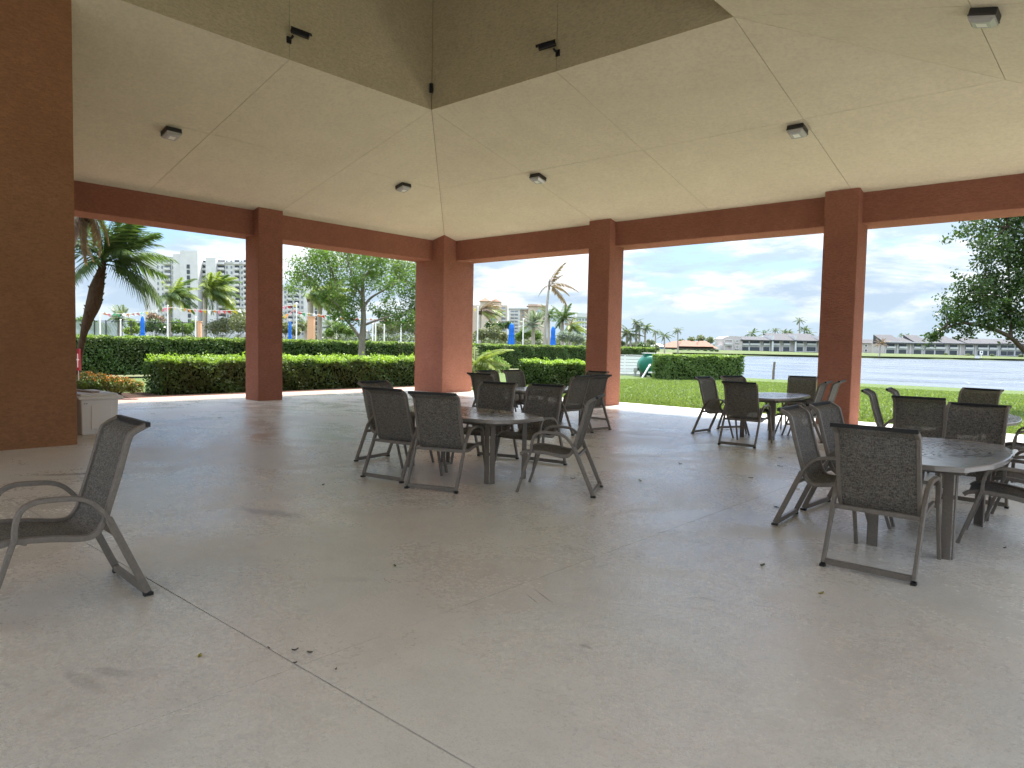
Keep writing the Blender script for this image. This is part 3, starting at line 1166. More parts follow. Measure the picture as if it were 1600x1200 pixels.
def make_table():
    r = empty('patio_table')
    r['category'] = 'table'
    nO = len(OUTL)
    vs = [(x, y, TZ - .038) for x, y in OUTL] + [(x, y, TZ - .007) for x, y in OUTL] + [(x * .985, y * .992, TZ) for x, y in OUTL]
    fs = [tuple(range(nO - 1, -1, -1)), tuple(range(2 * nO, 3 * nO))]
    for q in (0, nO):
        fs += [(q + i, q + (i + 1) % nO, q + nO + (i + 1) % nO, q + nO + i) for i in range(nO)]
    MB().add(vs, fs).build('tabletop', M['table'], r)
    mb = MB()
    rg = random.Random(3)
    # punched pattern: short slots streaming outwards from the middle
    for rr, cnt, ln in ((.10, 14, .020), (.17, 22, .024), (.25, 30, .034), (.33, 36, .055), (.41, 30, .06)):
        for k in range(cnt):
            a = 2 * PI * k / cnt + rg.uniform(-.1, .1)
            sc = 1.0 if abs(math.cos(a)) > .5 else 1.5
            cx_, cy_ = rr * math.cos(a), rr * math.sin(a) * sc
            t = a + rg.uniform(-.5, .5) + (.9 if rr > .3 else 0)
            l, w = ln * rg.uniform(.7, 1.2), .0075
            dx, dy = math.cos(t) * l, math.sin(t) * l
            nx_, ny_ = -math.sin(t) * w, math.cos(t) * w
            mb.add([(cx_ - dx, cy_ - dy, TZ + .0012), (cx_ + nx_, cy_ + ny_, TZ + .0012), (cx_ + dx, cy_ + dy, TZ + .0012), (cx_ - nx_, cy_ - ny_, TZ + .0012)], [(0, 1, 2, 3)])
    mb.build('punched_slots', M['hole'], r, kind='stuff')
    mb = MB()
    for s in (-1, 1):
        mb.box(s * .34 - .012, s * .34 + .012, -.74, .74, TZ - .085, TZ - .040)
        mb.box(-.327, .327, s * .75 - .012, s * .75 + .012, TZ - .085, TZ - .040)
    mb.build('apron', M['frame'], r)
    for sx in (-1, 1):
        for sy in (-1, 1):
            mb = MB()
            x, y = sx * .285, sy * .735
            # two flat plates set at a right angle, slightly tapering
            for (ax, ay, bx, by) in ((x, y + sy * .006, x - sx * .068, y + sy * .016), (x + sx * .006, y, x + sx * .016, y - sy * .068)):
                x0, x1 = min(ax, bx), max(ax, bx)
                y0, y1 = min(ay, by), max(ay, by)
                mb.box(x0, x1, y0, y1, 0.0, TZ - .040)
            mb.build('leg', M['frame'], r)
    return r


proto_table = make_table()
TG = 'long patio tables with punched metal tops'
first_t = []


def table(x, y, rz, label):
    r = proto_table if not first_t else copy_tree(proto_table)
    first_t.append(r)
    r.location = (x, y, 0)
    r.rotation_euler = (0, 0, math.radians(rz))
    r['label'] = label
    r['group'] = TG


table(10.98, -9.80, 86, 'bronze punched metal patio table in the middle of the floor')
table(8.48, -5.10, 0, 'bronze patio table farthest back, between the corner column and the next column')
table(12.05, -2.95, 2, 'bronze patio table near the lawn beside the right hand column')
table(15.76, -8.93, 0, 'bronze patio table in the right foreground with its punched slots in plain view')
table(15.42, -4.75, 4, 'bronze patio table mostly hidden behind the right foreground chairs')

# ================================================================== STORAGE BIN
bn = empty('storage_bin', (4.15, -11.78, 0), 0, 'white plastic storage bin standing beside the big left wall', 'storage bin')
mb = MB()
a, b = .55, .275
mb.add([(-a, -b + .02, 0), (a - .03, -b + .02, 0), (a - .03, b - .02, 0), (-a, b - .02, 0), (-a - .02, -b, .56), (a, -b, .56), (a, b, .56), (-a - .02, b, .56)],
       [(0, 3, 2, 1), (4, 5, 6, 7), (0, 1, 5, 4), (1, 2, 6, 5), (2, 3, 7, 6), (3, 0, 4, 7)])
bevel(mb.build('body', M['white_plastic'], bn), .02, 3)
o = MB().box(-.02, 0, -.13, .17, .09, .47).build('front_panel', M['white_plastic'], bn)
o.location = (a + .004, 0, 0)
bevel(o, .012, 3)
o = MB().box(-a - .05, a + .07, -b - .05, b + .05, .562, .615).build('lid', M['white_plastic'], bn)
bevel(o, .016, 3)
o2 = MB().box(-a, a - .02, -b, b, .612, .652).build('lid_crown', M['white_plastic'], o)
bevel(o2, .03, 3)
for y in (-.19, -.22):
    MB().tube([(a + .001, y, .50), (a + .006, y, .50)], .007, 8).build('vent_hole', M['black'], bn)
pl = MB().box(-.62, .45, -.06, .06, 0, .022).build('plank', M['tan_strip'])
pl.location = (4.05, -11.84, .653)
pl.rotation_euler = (0, 0, math.radians(8))
tag(pl, 'thin tan plank lying on the lid of the white storage bin', 'plank')

# ================================================================== VEGETATION HELPERS
FH = np.array([-math.sin(YAW), math.cos(YAW), 0.0])
RH = np.array([math.cos(YAW), math.sin(YAW), 0.0])
ZV = np.array([0, 0, 1.0])
RAZ = math.degrees(YAW)


def at_lawn(px, py):
    z = -0.1
    for _ in range(40):
        p = at_z(px, py, z)
        z = 0.5 * z + 0.5 * lawn_z(p[1])
    return at_z(px, py, z)


def leaf_obj(name, P, size, m, parent, nrm=None, spread=1.0, aspect=0.5):
    o = link(name, quads_mesh(name, leaf_quads(np.asarray(P), size, nrm, spread, aspect), m), parent)
    o['kind'] = 'stuff'
    return o


def hedge(A, B, width, h, label, group=None, leaf=0.085, dens=620, flare=0.0, z0=-0.05, body=None, top=None, topfrac=0.16, grow=0.10, bottom_gap=0.0, cat='hedge'):
    """clipped hedge whose FRONT bottom edge runs A to B (world xy); body to the side away from the camera"""
    A, B = np.array(A[:2], float), np.array(B[:2], float)
    L = np.linalg.norm(B - A)
    t = (B - A) / L
    nn = np.array([-t[1], t[0]])
    if nn @ (CAM[:2] - A) > 0:
        nn = -nn
    r = empty('hedge', (0, 0, 0), 0, label, cat, group)
    mid = (A + B) / 2 + nn * width / 2
    r.location = (mid[0], mid[1], z0)

    def W(u, v, z):                    # u along, v depth into hedge, local z
        f = 1.0 + flare * (z / h)
        uu = (u - L / 2) * (1 + flare * (z / h) * width / max(L, .1) * 1.2)
        vv = (v - width / 2) * f
        p = (uu[:, None] * t + vv[:, None] * nn)
        return np.column_stack([p, z])
    wob = lambda u: 0.035 * np.sin(u * 2.3) + 0.03 * np.sin(u * 5.1 + 1)
    # faces: front, back, top, two ends
    area = dict(front=L * h, back=L * h * .45, top=L * width, e0=width * h, e1=width * h)
    P, N = [], []
    for k, a in area.items():
        n = int(a * dens)
        u, v, z = RNG.random(n) * L, RNG.random(n) * width, RNG.random(n) * (h - bottom_gap) + bottom_gap
        dep = np.abs(RNG.normal(size=n)) * 0.075 - 0.02
        if k == 'front':
            v = dep + wob(u + z)
            nv = -np.append(nn, 0)
        elif k == 'back':
            v = width - dep
            nv = np.append(nn, 0)
        elif k == 'top':
            z = h - dep + wob(u * 1.3 + v)
            nv = ZV
        elif k == 'e0':
            u = dep + wob(v + z)
            nv = -np.append(t, 0)
        else:
            u = L - dep
            nv = np.append(t, 0)
        if k != 'top':
            # rounded upper edge
            zz = np.clip((z - (h - .16)) / .16, 0, 1)
            if k == 'front':
                v = v + .10 * zz ** 2
            if k == 'e0':
                u = u + .10 * zz ** 2
            if k == 'e1':
                u = u - .10 * zz ** 2
        P.append(W(u, v, z))
        N.append(np.repeat(nv[None, :], n, 0))
    P, N = np.concatenate(P), np.concatenate(N)
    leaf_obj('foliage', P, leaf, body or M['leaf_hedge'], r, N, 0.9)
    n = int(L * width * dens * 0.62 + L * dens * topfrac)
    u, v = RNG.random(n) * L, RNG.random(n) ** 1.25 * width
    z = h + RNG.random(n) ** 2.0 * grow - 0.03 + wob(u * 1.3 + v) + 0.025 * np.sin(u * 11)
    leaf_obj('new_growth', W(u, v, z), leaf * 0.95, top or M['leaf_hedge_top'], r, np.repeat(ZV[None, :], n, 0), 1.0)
    ns = int(L * 5)
    u0, v0 = RNG.random(ns) * L, RNG.random(ns) * width
    k = 7
    uu, vv = np.repeat(u0, k) + RNG.normal(0, .03, ns * k), np.repeat(v0, k) + RNG.normal(0, .03, ns * k)
    zz = h + np.tile(np.linspace(.02, 1, k), ns) * np.repeat(RNG.uniform(.3, 1.0, ns), k) * (grow * 1.7)
    leaf_obj('stray_shoots', W(uu, vv, zz), leaf * .9, top or M['leaf_hedge_top'], r)
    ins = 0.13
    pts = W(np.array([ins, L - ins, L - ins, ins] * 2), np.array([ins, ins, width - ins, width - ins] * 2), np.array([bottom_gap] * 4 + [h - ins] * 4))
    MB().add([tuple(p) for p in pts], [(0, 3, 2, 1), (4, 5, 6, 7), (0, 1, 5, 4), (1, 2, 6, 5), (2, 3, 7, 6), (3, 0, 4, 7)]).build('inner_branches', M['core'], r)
    return r


def shrub(name, label, cat, base, cs, rs, n, size, m, m2=None, n2=0, group=None, squash=0.8, shell=0.45, stems=3, up=True, size2=None):
    """loose shrub of leaves round short stems; cs are world centres"""
    base = np.array(base, float)
    r = empty(name, base, 0, label, cat, group)
    cs = [np.array(c, float) - base for c in cs]
    P, U = blob_points(cs, rs, n, shell, squash)
    k = P[:, 2] > 0.02
    leaf_obj('foliage', P[k], size, m, r, U[k] * .6 + ZV * .4, 1.2)
    if m2 is not None:
        P, U = blob_points(cs, np.array(rs) * 1.04, n2 * 3, 0.96, squash)
        k = (U[:, 2] > 0.25) & (P[:, 2] > 0.02)
        leaf_obj('blossom' if m2 is M['flower'] else 'new_growth', P[k][:n2], size2 or size * .8, m2, r)
    mb = MB()
    for c in cs[:max(stems, 1) * 2]:
        mb.tube([(c[0] * .15, c[1] * .15, -0.05), (c[0] * .5, c[1] * .5, max(c[2] * .55, .03)), (c[0], c[1], max(c[2], .06))], [.035, .025, .012], 5)
    mb.build('stems', M['bark_dark'], r)
    return r


# ------------------------------------------------------------------ palms
def frond_mesh(name, m, droop=0.45, pairs=26, leaf=0.34, hang=0.5, width=0.020, rach=0.012, seed=0):
    rg = np.random.default_rng(seed)
    V = []
    ts = np.linspace(0.14, 1.0, pairs)

    def axis(t):
        return np.array([t * (1 - .22 * droop * t), 0.0, .10 * t - droop * t * t])
    for t in ts:
        p = axis(t)
        tg = axis(min(1.02, t + .02)) - axis(t - .02)
        tg /= np.linalg.norm(tg)
        ln = leaf * (0.35 + 0.65 * math.sin(PI * min(1, (t * 0.86 + .12)) ** 0.9)) * rg.uniform(.85, 1.1)
        for s in (-1, 1):
            d = np.array([0, s, 0]) * (1 - .35 * t) + tg * (0.55 + .5 * t) + np.array([0, 0, -hang * rg.uniform(.6, 1.3)])
            d /= np.linalg.norm(d)
            side = np.cross(d, np.array([0, 0, 1.0]))
            side /= np.linalg.norm(side) + 1e-9
            side = side * .8 + tg * .5
            q1 = p + d * ln * .45
            q2 = p + d * ln + np.array([0, 0, -.12 * ln])
            V.append([p, q1 + side * width, q2, q1 - side * width])
    for i in range(8):
        a, b = axis(i / 8), axis((i + 1) / 8)
        w0, w1 = rach * (1.15 - i / 8), rach * (1.15 - (i + 1) / 8)
        for (dx, dy) in ((0, 1), (1, 0)):
            o0 = np.array([0, dy * w0, dx * w0])
            o1 = np.array([0, dy * w1, dx * w1])
            V.append([a - o0, a + o0, b + o1, b - o1])
    return quads_mesh(name, np.array(V), m)


FR = {}
for key, m, kw in (('green', M['palm'], dict(droop=.50, hang=.8)), ('green_up', M['palm'], dict(droop=.28, hang=.5)),
                   ('yellow', M['palm_yellow'], dict(droop=.50, hang=.75)), ('dead', M['palm_dead'], dict(droop=.55, hang=1.6, leaf=.22, pairs=22)),
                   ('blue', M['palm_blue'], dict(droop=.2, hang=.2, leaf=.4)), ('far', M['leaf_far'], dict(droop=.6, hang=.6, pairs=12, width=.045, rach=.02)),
                   ('dense', M['palm'], dict(droop=.42, hang=.75, pairs=25, leaf=.36, width=.014))):
    FR[key] = [frond_mesh('frond', m, seed=i, **{**kw, 'droop': kw.get('droop', .45) * (0.8 + .25 * i)}) for i in range(3)]


def add_frond(parent, loc, az, el, length, kind='green', i=0, roll=0.0):
    o = link('frond', FR[kind][i % 3], parent)
    o.location = loc
    o.rotation_euler = (math.radians(roll), -math.radians(el), math.radians(az))
    o.scale = (length,) * 3
    return o


def palm(name, label, base, crown, r0, r1, nf, length, kinds=('green',), wind=0.0, seed=0, bend=0.0, trunk=None, group=None, el=(-20, 75), bark_m=None, boot=True, cat='palm tree'):
    rg = random.Random(seed)
    base, crown = np.array(base, float), np.array(crown, float)
    r = empty(name, base, 0, label, cat, group)
    c = crown - base
    side = RH * bend
    tp = [(0, 0, -.3), c * .35 + side * .7, c * .7 + side * .8, c] if trunk is None else trunk
    tp = catmull(tp, 5)
    m = len(tp)
    rr = [r0 + (r1 - r0) * i / (m - 1) for i in range(m)]
    MB().tube(tp, rr, 9).build('trunk', bark_m or M['bark_palm'], r, smooth=True)
    if boot:
        MB().tube([c - ZV * length * .28, c - ZV * length * .1, c + ZV * length * .03], [r1 * .9, r1 * 1.5, r1 * .8], 8).build('crown_shaft', M['palm_yellow'] if boot == 'y' else M['bark_husk'], r, smooth=True)
    for k in range(nf):
        az = k * 137.5 + rg.uniform(-20, 20)
        e = el[0] + (el[1] - el[0]) * (k + .5) / nf + rg.uniform(-8, 8)
        if wind:
            d = (az - RAZ + 180) % 360 - 180
            az = RAZ + d * (1 - wind)
            e = e * (1 - .35 * wind)
        kd = kinds[rg.randrange(len(kinds))]
        add_frond(r, c, az, e, length * rg.uniform(.8, 1.08), kd, k, rg.uniform(-25, 25))
    return r


# ------------------------------------------------------------------ hedges
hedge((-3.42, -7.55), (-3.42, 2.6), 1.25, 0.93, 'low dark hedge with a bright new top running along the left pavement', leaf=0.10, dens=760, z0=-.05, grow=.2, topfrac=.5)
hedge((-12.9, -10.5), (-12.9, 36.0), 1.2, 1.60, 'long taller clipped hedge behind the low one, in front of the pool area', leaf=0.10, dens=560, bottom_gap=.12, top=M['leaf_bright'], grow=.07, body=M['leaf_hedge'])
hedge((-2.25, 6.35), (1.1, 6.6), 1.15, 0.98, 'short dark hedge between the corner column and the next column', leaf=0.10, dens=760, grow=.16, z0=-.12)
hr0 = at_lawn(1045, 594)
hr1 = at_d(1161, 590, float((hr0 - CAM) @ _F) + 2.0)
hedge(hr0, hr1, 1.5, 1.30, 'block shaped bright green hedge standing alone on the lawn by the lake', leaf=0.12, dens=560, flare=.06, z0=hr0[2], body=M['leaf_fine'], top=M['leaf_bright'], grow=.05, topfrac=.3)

# flowering and small shrubs at the left
def blobs_px(lst, depth):
    return [at_d(px, py, depth + dd) for px, py, _, dd in lst], [rp * depth / CF for _, _, rp, _ in lst]


cs, rs = blobs_px([(135, 594, 16, 0), (155, 597, 17, 0), (175, 600, 17, .1), (195, 602, 15, 0), (212, 605, 13, .1)], 18.2)
shrub('flowering_shrub', 'orange flowering shrub left of the low hedge', 'shrub', at_z(180, 613, -.05), cs, rs, 5200, .055, M['leaf_ixora'], M['flower'], 520, shell=.6, size2=.05)
cs, rs = blobs_px([(124, 604, 12, 0), (140, 606, 12, 0), (152, 608, 9, 0)], 16.0)
shrub('low_shrub', 'small rounded shrub behind the storage bin', 'shrub', at_z(140, 622, -.05), cs, rs, 2600, .05, M['leaf_ixora'], M['leaf_bright'], 300, shell=.6)
cs, rs = blobs_px([(757, 572, 15, 0), (774, 570, 17, .4), (786, 574, 12, .2), (765, 558, 13, .3)], 30)
shrub('round_shrub', 'leafy green shrub beside the corner column, under an arching palm', 'shrub', at_z(770, 593, -.1), cs, rs, 3600, .085, M['leaf_fine'], M['leaf_bright'], 500, shell=.55)
sp = at_d(741, 572, 28.0)
r = palm('small_palm', 'small arching yellow green palm beside the corner column', (sp[0], sp[1], -.1), sp, .10, .09, 15, 1.45, ('yellow',), wind=.45, seed=5, el=(5, 80), bark_m=M['bark_husk'], cat='palm')

# ------------------------------------------------------------------ big palm at the left
D = 19.5
tr = [at_d(119, 600, D), at_d(123, 560, D), at_d(130, 525, D), at_d(137, 500, D), at_d(146, 475, D), at_d(151, 450, D), at_d(158, 425, D), at_d(162, 408, D)]
b = at_d(118, 612, D)
r = empty('leaning_palm', b, 0, 'dark leaning palm with a swollen husk trunk at the left opening', 'palm tree')
tp = catmull([np.array(p) - b for p in [b - ZV * .3] + tr], 5)
n_ = len(tp)
rad = [np.interp(i / (n_ - 1) * 8, [0, 1, 2, 3, 4, 5, 6, 7, 8], [.11, .10, .095, .085, .135, .195, .185, .11, .07]) for i in range(n_)]
MB().tube(tp, rad, 12).build('trunk', M['bark_husk'], r, smooth=True)
cr = tp[-1]
rg = random.Random(4)
mb = MB()
for k in range(70):                                   # old leaf bases that stud the trunk
    i = int(np.interp(rg.random(), [0, 1], [n_ * .42, n_ - 2]))
    a = rg.random() * 2 * PI
    d = np.array([math.cos(a), math.sin(a), 0])
    p = tp[i] + d * rad[i] * .9
    mb.tube([p, p + d * .05 + ZV * .06], [.03, .008], 4)
mb.build('leaf_stubs', M['bark_husk'], r, kind='stuff')
for k in range(42):
    az = RAZ + rg.choice([rg.uniform(-60, 60), rg.uniform(-60, 60), rg.uniform(-180, 180), rg.uniform(90, 270)])
    el = rg.uniform(-25, 80)
    add_frond(r, cr + ZV * rg.uniform(-.1, .15), az, el, rg.uniform(1.3, 1.95), 'dense', k, rg.uniform(-30, 30))

# dry fronds hanging in from a palm that stands behind the beam
D = 17.0
cp = at_d(132, 318, D)
bp = at_z(60, 600, -.05)
bp = np.array([cp[0] - 1.6, cp[1] - 1.2, -.05])
r = palm('tall_palm', 'palm with brown dried fronds hanging at the top left of the left opening', bp, cp, .15, .12, 8, 1.6, ('green_up',), seed=9, el=(20, 80))
for (tx, ty, ln, dz) in ((160, 352, 1.1, 0), (150, 392, 1.3, .1), (122, 395, 1.3, 0), (133, 402, 1.4, -.2), (108, 400, 1.5, 0), (142, 372, 1.0, .3), (165, 372, 1.1, -.3)):
    v = RH * (tx - 132) + ZV * (318 - ty) + FH * dz * 60
    az = math.degrees(math.atan2(v[1], v[0]))
    el = math.degrees(math.atan2(v[2], math.hypot(v[0], v[1])))
    add_frond(r, cp - bp, az, el + 22, ln, 'dead', tx, 0)

# ------------------------------------------------------------------ broadleaf trees
def tree(label, base, trunk, r0, limbs, clusters, n, size, m, group=None, bark_m=None, shell=0.25, name='tree', aspect=.5, squash=.8):
    base = np.array(base, float)
    r = empty(name, base, 0, label, 'tree', group)
    tp = catmull([np.array(p, float) - base for p in trunk], 5)
    mb = MB()
    mb.tube(tp, [r0 * (1.15 - .65 * i / (len(tp) - 1)) for i in range(len(tp))], 9)
    mb.build('trunk', bark_m or M['bark'], r, smooth=True)
    mb = MB()
    for pts, rr in limbs:
        q = catmull([np.array(p, float) - base for p in pts], 4)
        mb.tube(q, [rr * (1.0 - .8 * i / (len(q) - 1)) for i in range(len(q))], 6)
    cs = [np.array(c, float) - base for c, _ in clusters]
    rs = [x for _, x in clusters]
    ends = [np.array(p[-1], float) - base for p, _ in limbs] + [tp[-1]]
    rg = random.Random(1)
    for c in cs:                                     # twigs to every clump
        e = min(ends, key=lambda q: np.linalg.norm(q - c))
        mid = (e + c) / 2 + np.array([rg.uniform(-.15, .15) for _ in range(3)])
        mb.tube([e, mid, c], [.035, .022, .008], 5)
    mb.build('limbs', bark_m or M['bark'], r)
    # leaves gathered on many small sprays inside every clump, thinning outwards
    w_ = np.array(rs) ** 2
    ns = max(60, n // 26)
    ii = RNG.choice(len(cs), ns, p=w_ / w_.sum())
    sp_ = np.array(cs)[ii] + RNG.normal(size=(ns, 3)) * (np.array(rs)[ii] * .62)[:, None] * np.array([1, 1, squash])
    jj = RNG.integers(0, ns, n)
    P = sp_[jj] + RNG.normal(size=(n, 3)) * (np.array(rs)[ii][jj] * .17 + .05)[:, None]
    leaf_obj('crown', P, size, m, r, np.repeat(ZV[None, :], n, 0) * .5, 1.4, aspect)
    return r


def px_clusters(lst, D):
    out = []
    for (x, y, rp, dd) in lst:
        out.append((at_d(x, y, D + dd), rp * D / CF))
    return out


# tree between the two hedges
D = 31.0
rg = random.Random(12)
cl = [(470, 425, 20, 0), (462, 450, 13, 1), (490, 405, 18, -.5), (515, 400, 22, .6), (545, 395, 22, -.6), (575, 398, 22, .4), (600, 405, 20, -.4), (622, 420, 20, .5),
      (640, 440, 18, 0), (645, 470, 18, .5), (635, 495, 18, -.5), (612, 500, 14, .3), (520, 435, 22, .8), (550, 440, 20, -.8), (585, 430, 22, .5), (610, 445, 16, -1),
      (535, 470, 20, .4), (556, 480, 16, -.4), (508, 462, 14, 0), (520, 490, 12, .8), (545, 497, 11, -.6), (600, 480, 13, .8), (650, 410, 16, 1), (662, 450, 20, .4), (655, 490, 16, .2),
      (560, 415, 18, 1.2), (480, 440, 12, -.8), (590, 490, 9, .3)]
tb = at_d(566, 590, D)
tb[2] = -.05
tree('slender spreading tree between the two left hedges, seen in the middle opening', tb,
     [tb - ZV * .2, at_d(565, 560, D), at_d(566, 530, D), at_d(568, 500, D), at_d(567, 470, D), at_d(566, 430, D)], .155,
     [([at_d(563, 528, D), at_d(548, 508, D), at_d(534, 490, D + .3), at_d(526, 450, D + .4), at_d(515, 415, D + .6)], .075),
      ([at_d(569, 508, D), at_d(590, 500, D - .3), at_d(615, 492, D - .4), at_d(640, 485, D)], .06),
      ([at_d(568, 480, D), at_d(580, 465, D + .3), at_d(605, 450, D + .3), at_d(625, 430, D + .4)], .07),
      ([at_d(567, 465, D), at_d(553, 440, D - .3), at_d(545, 415, D - .5)], .06),
      ([at_d(566, 440, D), at_d(578, 420, D + .2), at_d(590, 402, D)], .05),
      ([at_d(532, 480, D), at_d(510, 462, D), at_d(490, 440, D), at_d(472, 425, D)], .045)],
     px_clusters(cl, D), 21000, .115, M['leaf_tree'])

# dark tree at the right edge
D = 21.0
cl = [(1520, 358, 20, 0), (1555, 350, 24, .5), (1590, 352, 26, 0), (1545, 385, 20, -.4), (1575, 395, 24, .4), (1610, 390, 26, 0), (1540, 412, 16, .3), (1502, 432, 8, 0),
      (1520, 445, 17, -.3), (1548, 440, 22, .3), (1580, 440, 26, 0), (1612, 445, 26, .5), (1498, 470, 17, .2), (1525, 475, 22, -.3), (1555, 475, 24, .5), (1590, 480, 26, 0),
      (1478, 492, 14, 0), (1500, 500, 17, .3), (1530, 503, 20, 0), (1565, 505, 20, .3), (1600, 510, 20, 0), (1466, 515, 11, 0), (1458, 527, 8, .1), (1483, 512, 10, .3), (1516, 522, 8, 0),
      (1640, 380, 34, 0), (1650, 440, 36, 0), (1640, 495, 30, 0), (1700, 400, 44, 0), (1700, 470, 40, .6), (1600, 320, 30, 0), (1660, 320, 40, .4), (1560, 312, 24, 0)]
tb = at_d(1672, 690, D)
tb[2] = lawn_z(tb[1]) - .02
tree('dark green tree leaning in from the right edge over the lake', tb,
     [tb - ZV * .2, at_d(1668, 640, D), at_d(1655, 595, D), at_d(1635, 560, D), at_d(1640, 500, D), at_d(1660, 420, D)], .24,
     [([at_d(1640, 575, D), at_d(1605, 552, D), at_d(1580, 528, D), at_d(1545, 512, D), at_d(1505, 505, D), at_d(1470, 515, D)], .10),
      ([at_d(1580, 528, D), at_d(1578, 480, D + .2), at_d(1576, 420, D + .2), at_d(1574, 355, D)], .05),
      ([at_d(1545, 512, D), at_d(1543, 480, D), at_d(1530, 450, D)], .035),
      ([at_d(1640, 500, D), at_d(1610, 440, D), at_d(1600, 380, D)], .08)],
     px_clusters(cl, D), 27000, .11, M['leaf_dark'], bark_m=M['bark_dark'], aspect=.55)

# ------------------------------------------------------------------ palms of the pool area
def palm_px(label, bx, cx_, cy_, D, r0, r1, nf, Lpx, name='palm_tree', **kw):
    c = at_d(cx_, cy_, D)
    b = at_d(bx, 560, D)
    b[2] = -.06
    return palm(name, label, b, c, r0, r1, nf, Lpx * D / CF, **kw)


palm_px('green palm with a pale trunk left of the white tower, nearer the leaning palm', 263, 265, 462, 62, .2, .16, 20, 48, kinds=('green', 'yellow'), wind=.5, seed=21)
palm_px('windblown yellow green palm in front of the white tower, beside the first column', 319, 321, 455, 60, .22, .18, 22, 54, kinds=('yellow', 'yellow', 'green'), wind=.62, seed=22)
palm_px('windblown palm just right of the first column, left of a pair', 486, 485, 462, 52, .22, .2, 18, 46, kinds=('yellow', 'green'), wind=.5, seed=23)
palm_px('windblown palm just right of the first column, right of a pair', 499, 500, 462, 54, .2, .17, 18, 50, kinds=('yellow', 'green'), wind=.6, seed=24)
palm_px('windblown palm by the corner column, in front of the orange towers', 748, 750, 485, 70, .2, .15, 16, 36, kinds=('yellow', 'dead'), wind=.7, seed=25)
palm_px('silver blue fan palm in front of the second tower', 833, 833, 507, 66, .2, .16, 26, 24, kinds=('blue',), seed=26, el=(-30, 85))
palm_px('green palm behind the dead palm', 858, 857, 492, 85, .2, .16, 16, 22, kinds=('green',), seed=27)
palm_px('green palm with a full crown left of the second column', 879, 878, 497, 80, .25, .2, 22, 26, kinds=('green', 'green_up'), wind=.2, seed=28)
palm_px('palm with browning fronds next to the second column', 891, 890, 510, 76, .22, .18, 20, 26, kinds=('dead', 'yellow', 'green'), wind=.3, seed=29)
palm_px('squat palm behind the screen fence at the left', 187, 187, 497, 66, .3, .25, 22, 24, kinds=('green', 'blue'), seed=30)
palm_px('squat cabbage palm behind the first column gap', 478, 478, 508, 75, .28, .25, 18, 18, kinds=('green', 'blue'), seed=31)
palm_px('squat cabbage palm left of the slender tree', 516, 516, 510, 72, .28, .25, 18, 20, kinds=('green', 'blue'), seed=32)
# the bare dead palm against the sky
D = 50.0
c, b = at_d(858, 446, D), at_d(851, 560, D)
b[2] = -.06
r = empty('dead_palm', b, 0, 'tall thin dead palm with ragged brown fronds against the sky', 'palm tree')
MB().tube(catmull([np.array([0, 0, -.2]), at_d(852, 515, D) - b, at_d(855, 475, D) - b, c - b], 5), [.14 - .005 * i for i in range(16)], 9).build('trunk', M['bark_palm'], r, smooth=True)
MB().tube([c - b - ZV * .3, c - b + ZV * .35], [.10, .05], 7).build('crown_shaft', M['bark'], r)
for i, (tx, ty, ln, lift) in enumerate(((874, 405, 45, 8), (862, 412, 36, 0), (893, 440, 44, 22), (886, 475, 46, 26), (876, 458, 34, 20), (846, 452, 24, 30), (871, 428, 30, 10), (895, 452, 36, 22))):
    v = RH * (tx - 859) + ZV * (442 - ty) + FH * (10 if i % 2 else -10)
    add_frond(r, c - b, math.degrees(math.atan2(v[1], v[0])), math.degrees(math.atan2(v[2], math.hypot(v[0], v[1]))) + lift, ln * D / CF, 'dead', i)

# ------------------------------------------------------------------ loose shrubs and trees beyond the long hedge
bush_list = [
    ('grey green bush behind the screen fence, beside the leaning palm', 62, [(128, 505, 14, 0), (150, 510, 12, 1), (165, 515, 10, 0)], 'leaf_tree', 1400),
    ('dark bush behind the blue umbrella at the left', 66, [(222, 512, 12, 0), (240, 508, 14, 1), (255, 514, 12, 0)], 'leaf_dark', 1500),
    ('yellow green bush left of the blue umbrella at the left', 64, [(206, 505, 8, 0), (212, 515, 9, 0), (200, 517, 8, 1)], 'leaf_bright', 800),
    ('pinkish brown bush under the pennants at the left', 82, [(238, 496, 10, 0), (250, 500, 9, 0)], 'palm_dead', 700),
    ('dark green bush between the two windblown palms', 66, [(275, 510, 14, 0), (292, 514, 12, 0), (303, 508, 10, 1)], 'leaf_tree', 1500),
    ('twiggy grey bush beside the first column', 60, [(335, 512, 16, 0), (355, 508, 18, 1), (375, 505, 18, 0), (395, 508, 18, 0)], 'leaf_grey', 2600),
    ('tall grey green thicket behind the first column', 78, [(372, 492, 14, 0), (400, 490, 18, 0), (430, 495, 16, 0)], 'leaf_grey', 1800),
    ('grey bush behind the second blue umbrella', 66, [(446, 513, 12, 0), (462, 517, 10, 0), (470, 510, 10, 1)], 'leaf_grey', 1300),
    ('green bush under the slender tree, left side', 70, [(530, 512, 12, 0), (515, 520, 9, 0), (545, 517, 11, 0)], 'leaf_tree', 1400),
    ('loose grey thicket right of the slender tree', 68, [(592, 515, 14, 0), (612, 512, 16, 1), (630, 510, 16, 0), (648, 512, 16, 0)], 'leaf_grey', 2400),
    ('grey bush beside the corner column behind the long hedge', 62, [(752, 522, 12, 0), (772, 520, 14, 0), (786, 526, 10, 1)], 'leaf_grey', 1800),
    ('green bush between the two blue umbrellas on the right', 74, [(822, 520, 12, 0), (812, 526, 9, 0), (838, 524, 10, 0)], 'leaf_tree', 1300),
    ('silver grey bush left of the second column', 66, [(880, 525, 10, 0), (893, 527, 10, 0), (905, 530, 9, 0)], 'palm_blue', 1400),
    ('dark bush below the orange towers', 120, [(765, 508, 8, 0), (780, 510, 9, 0), (795, 508, 8, 0)], 'leaf_dark', 900),
]
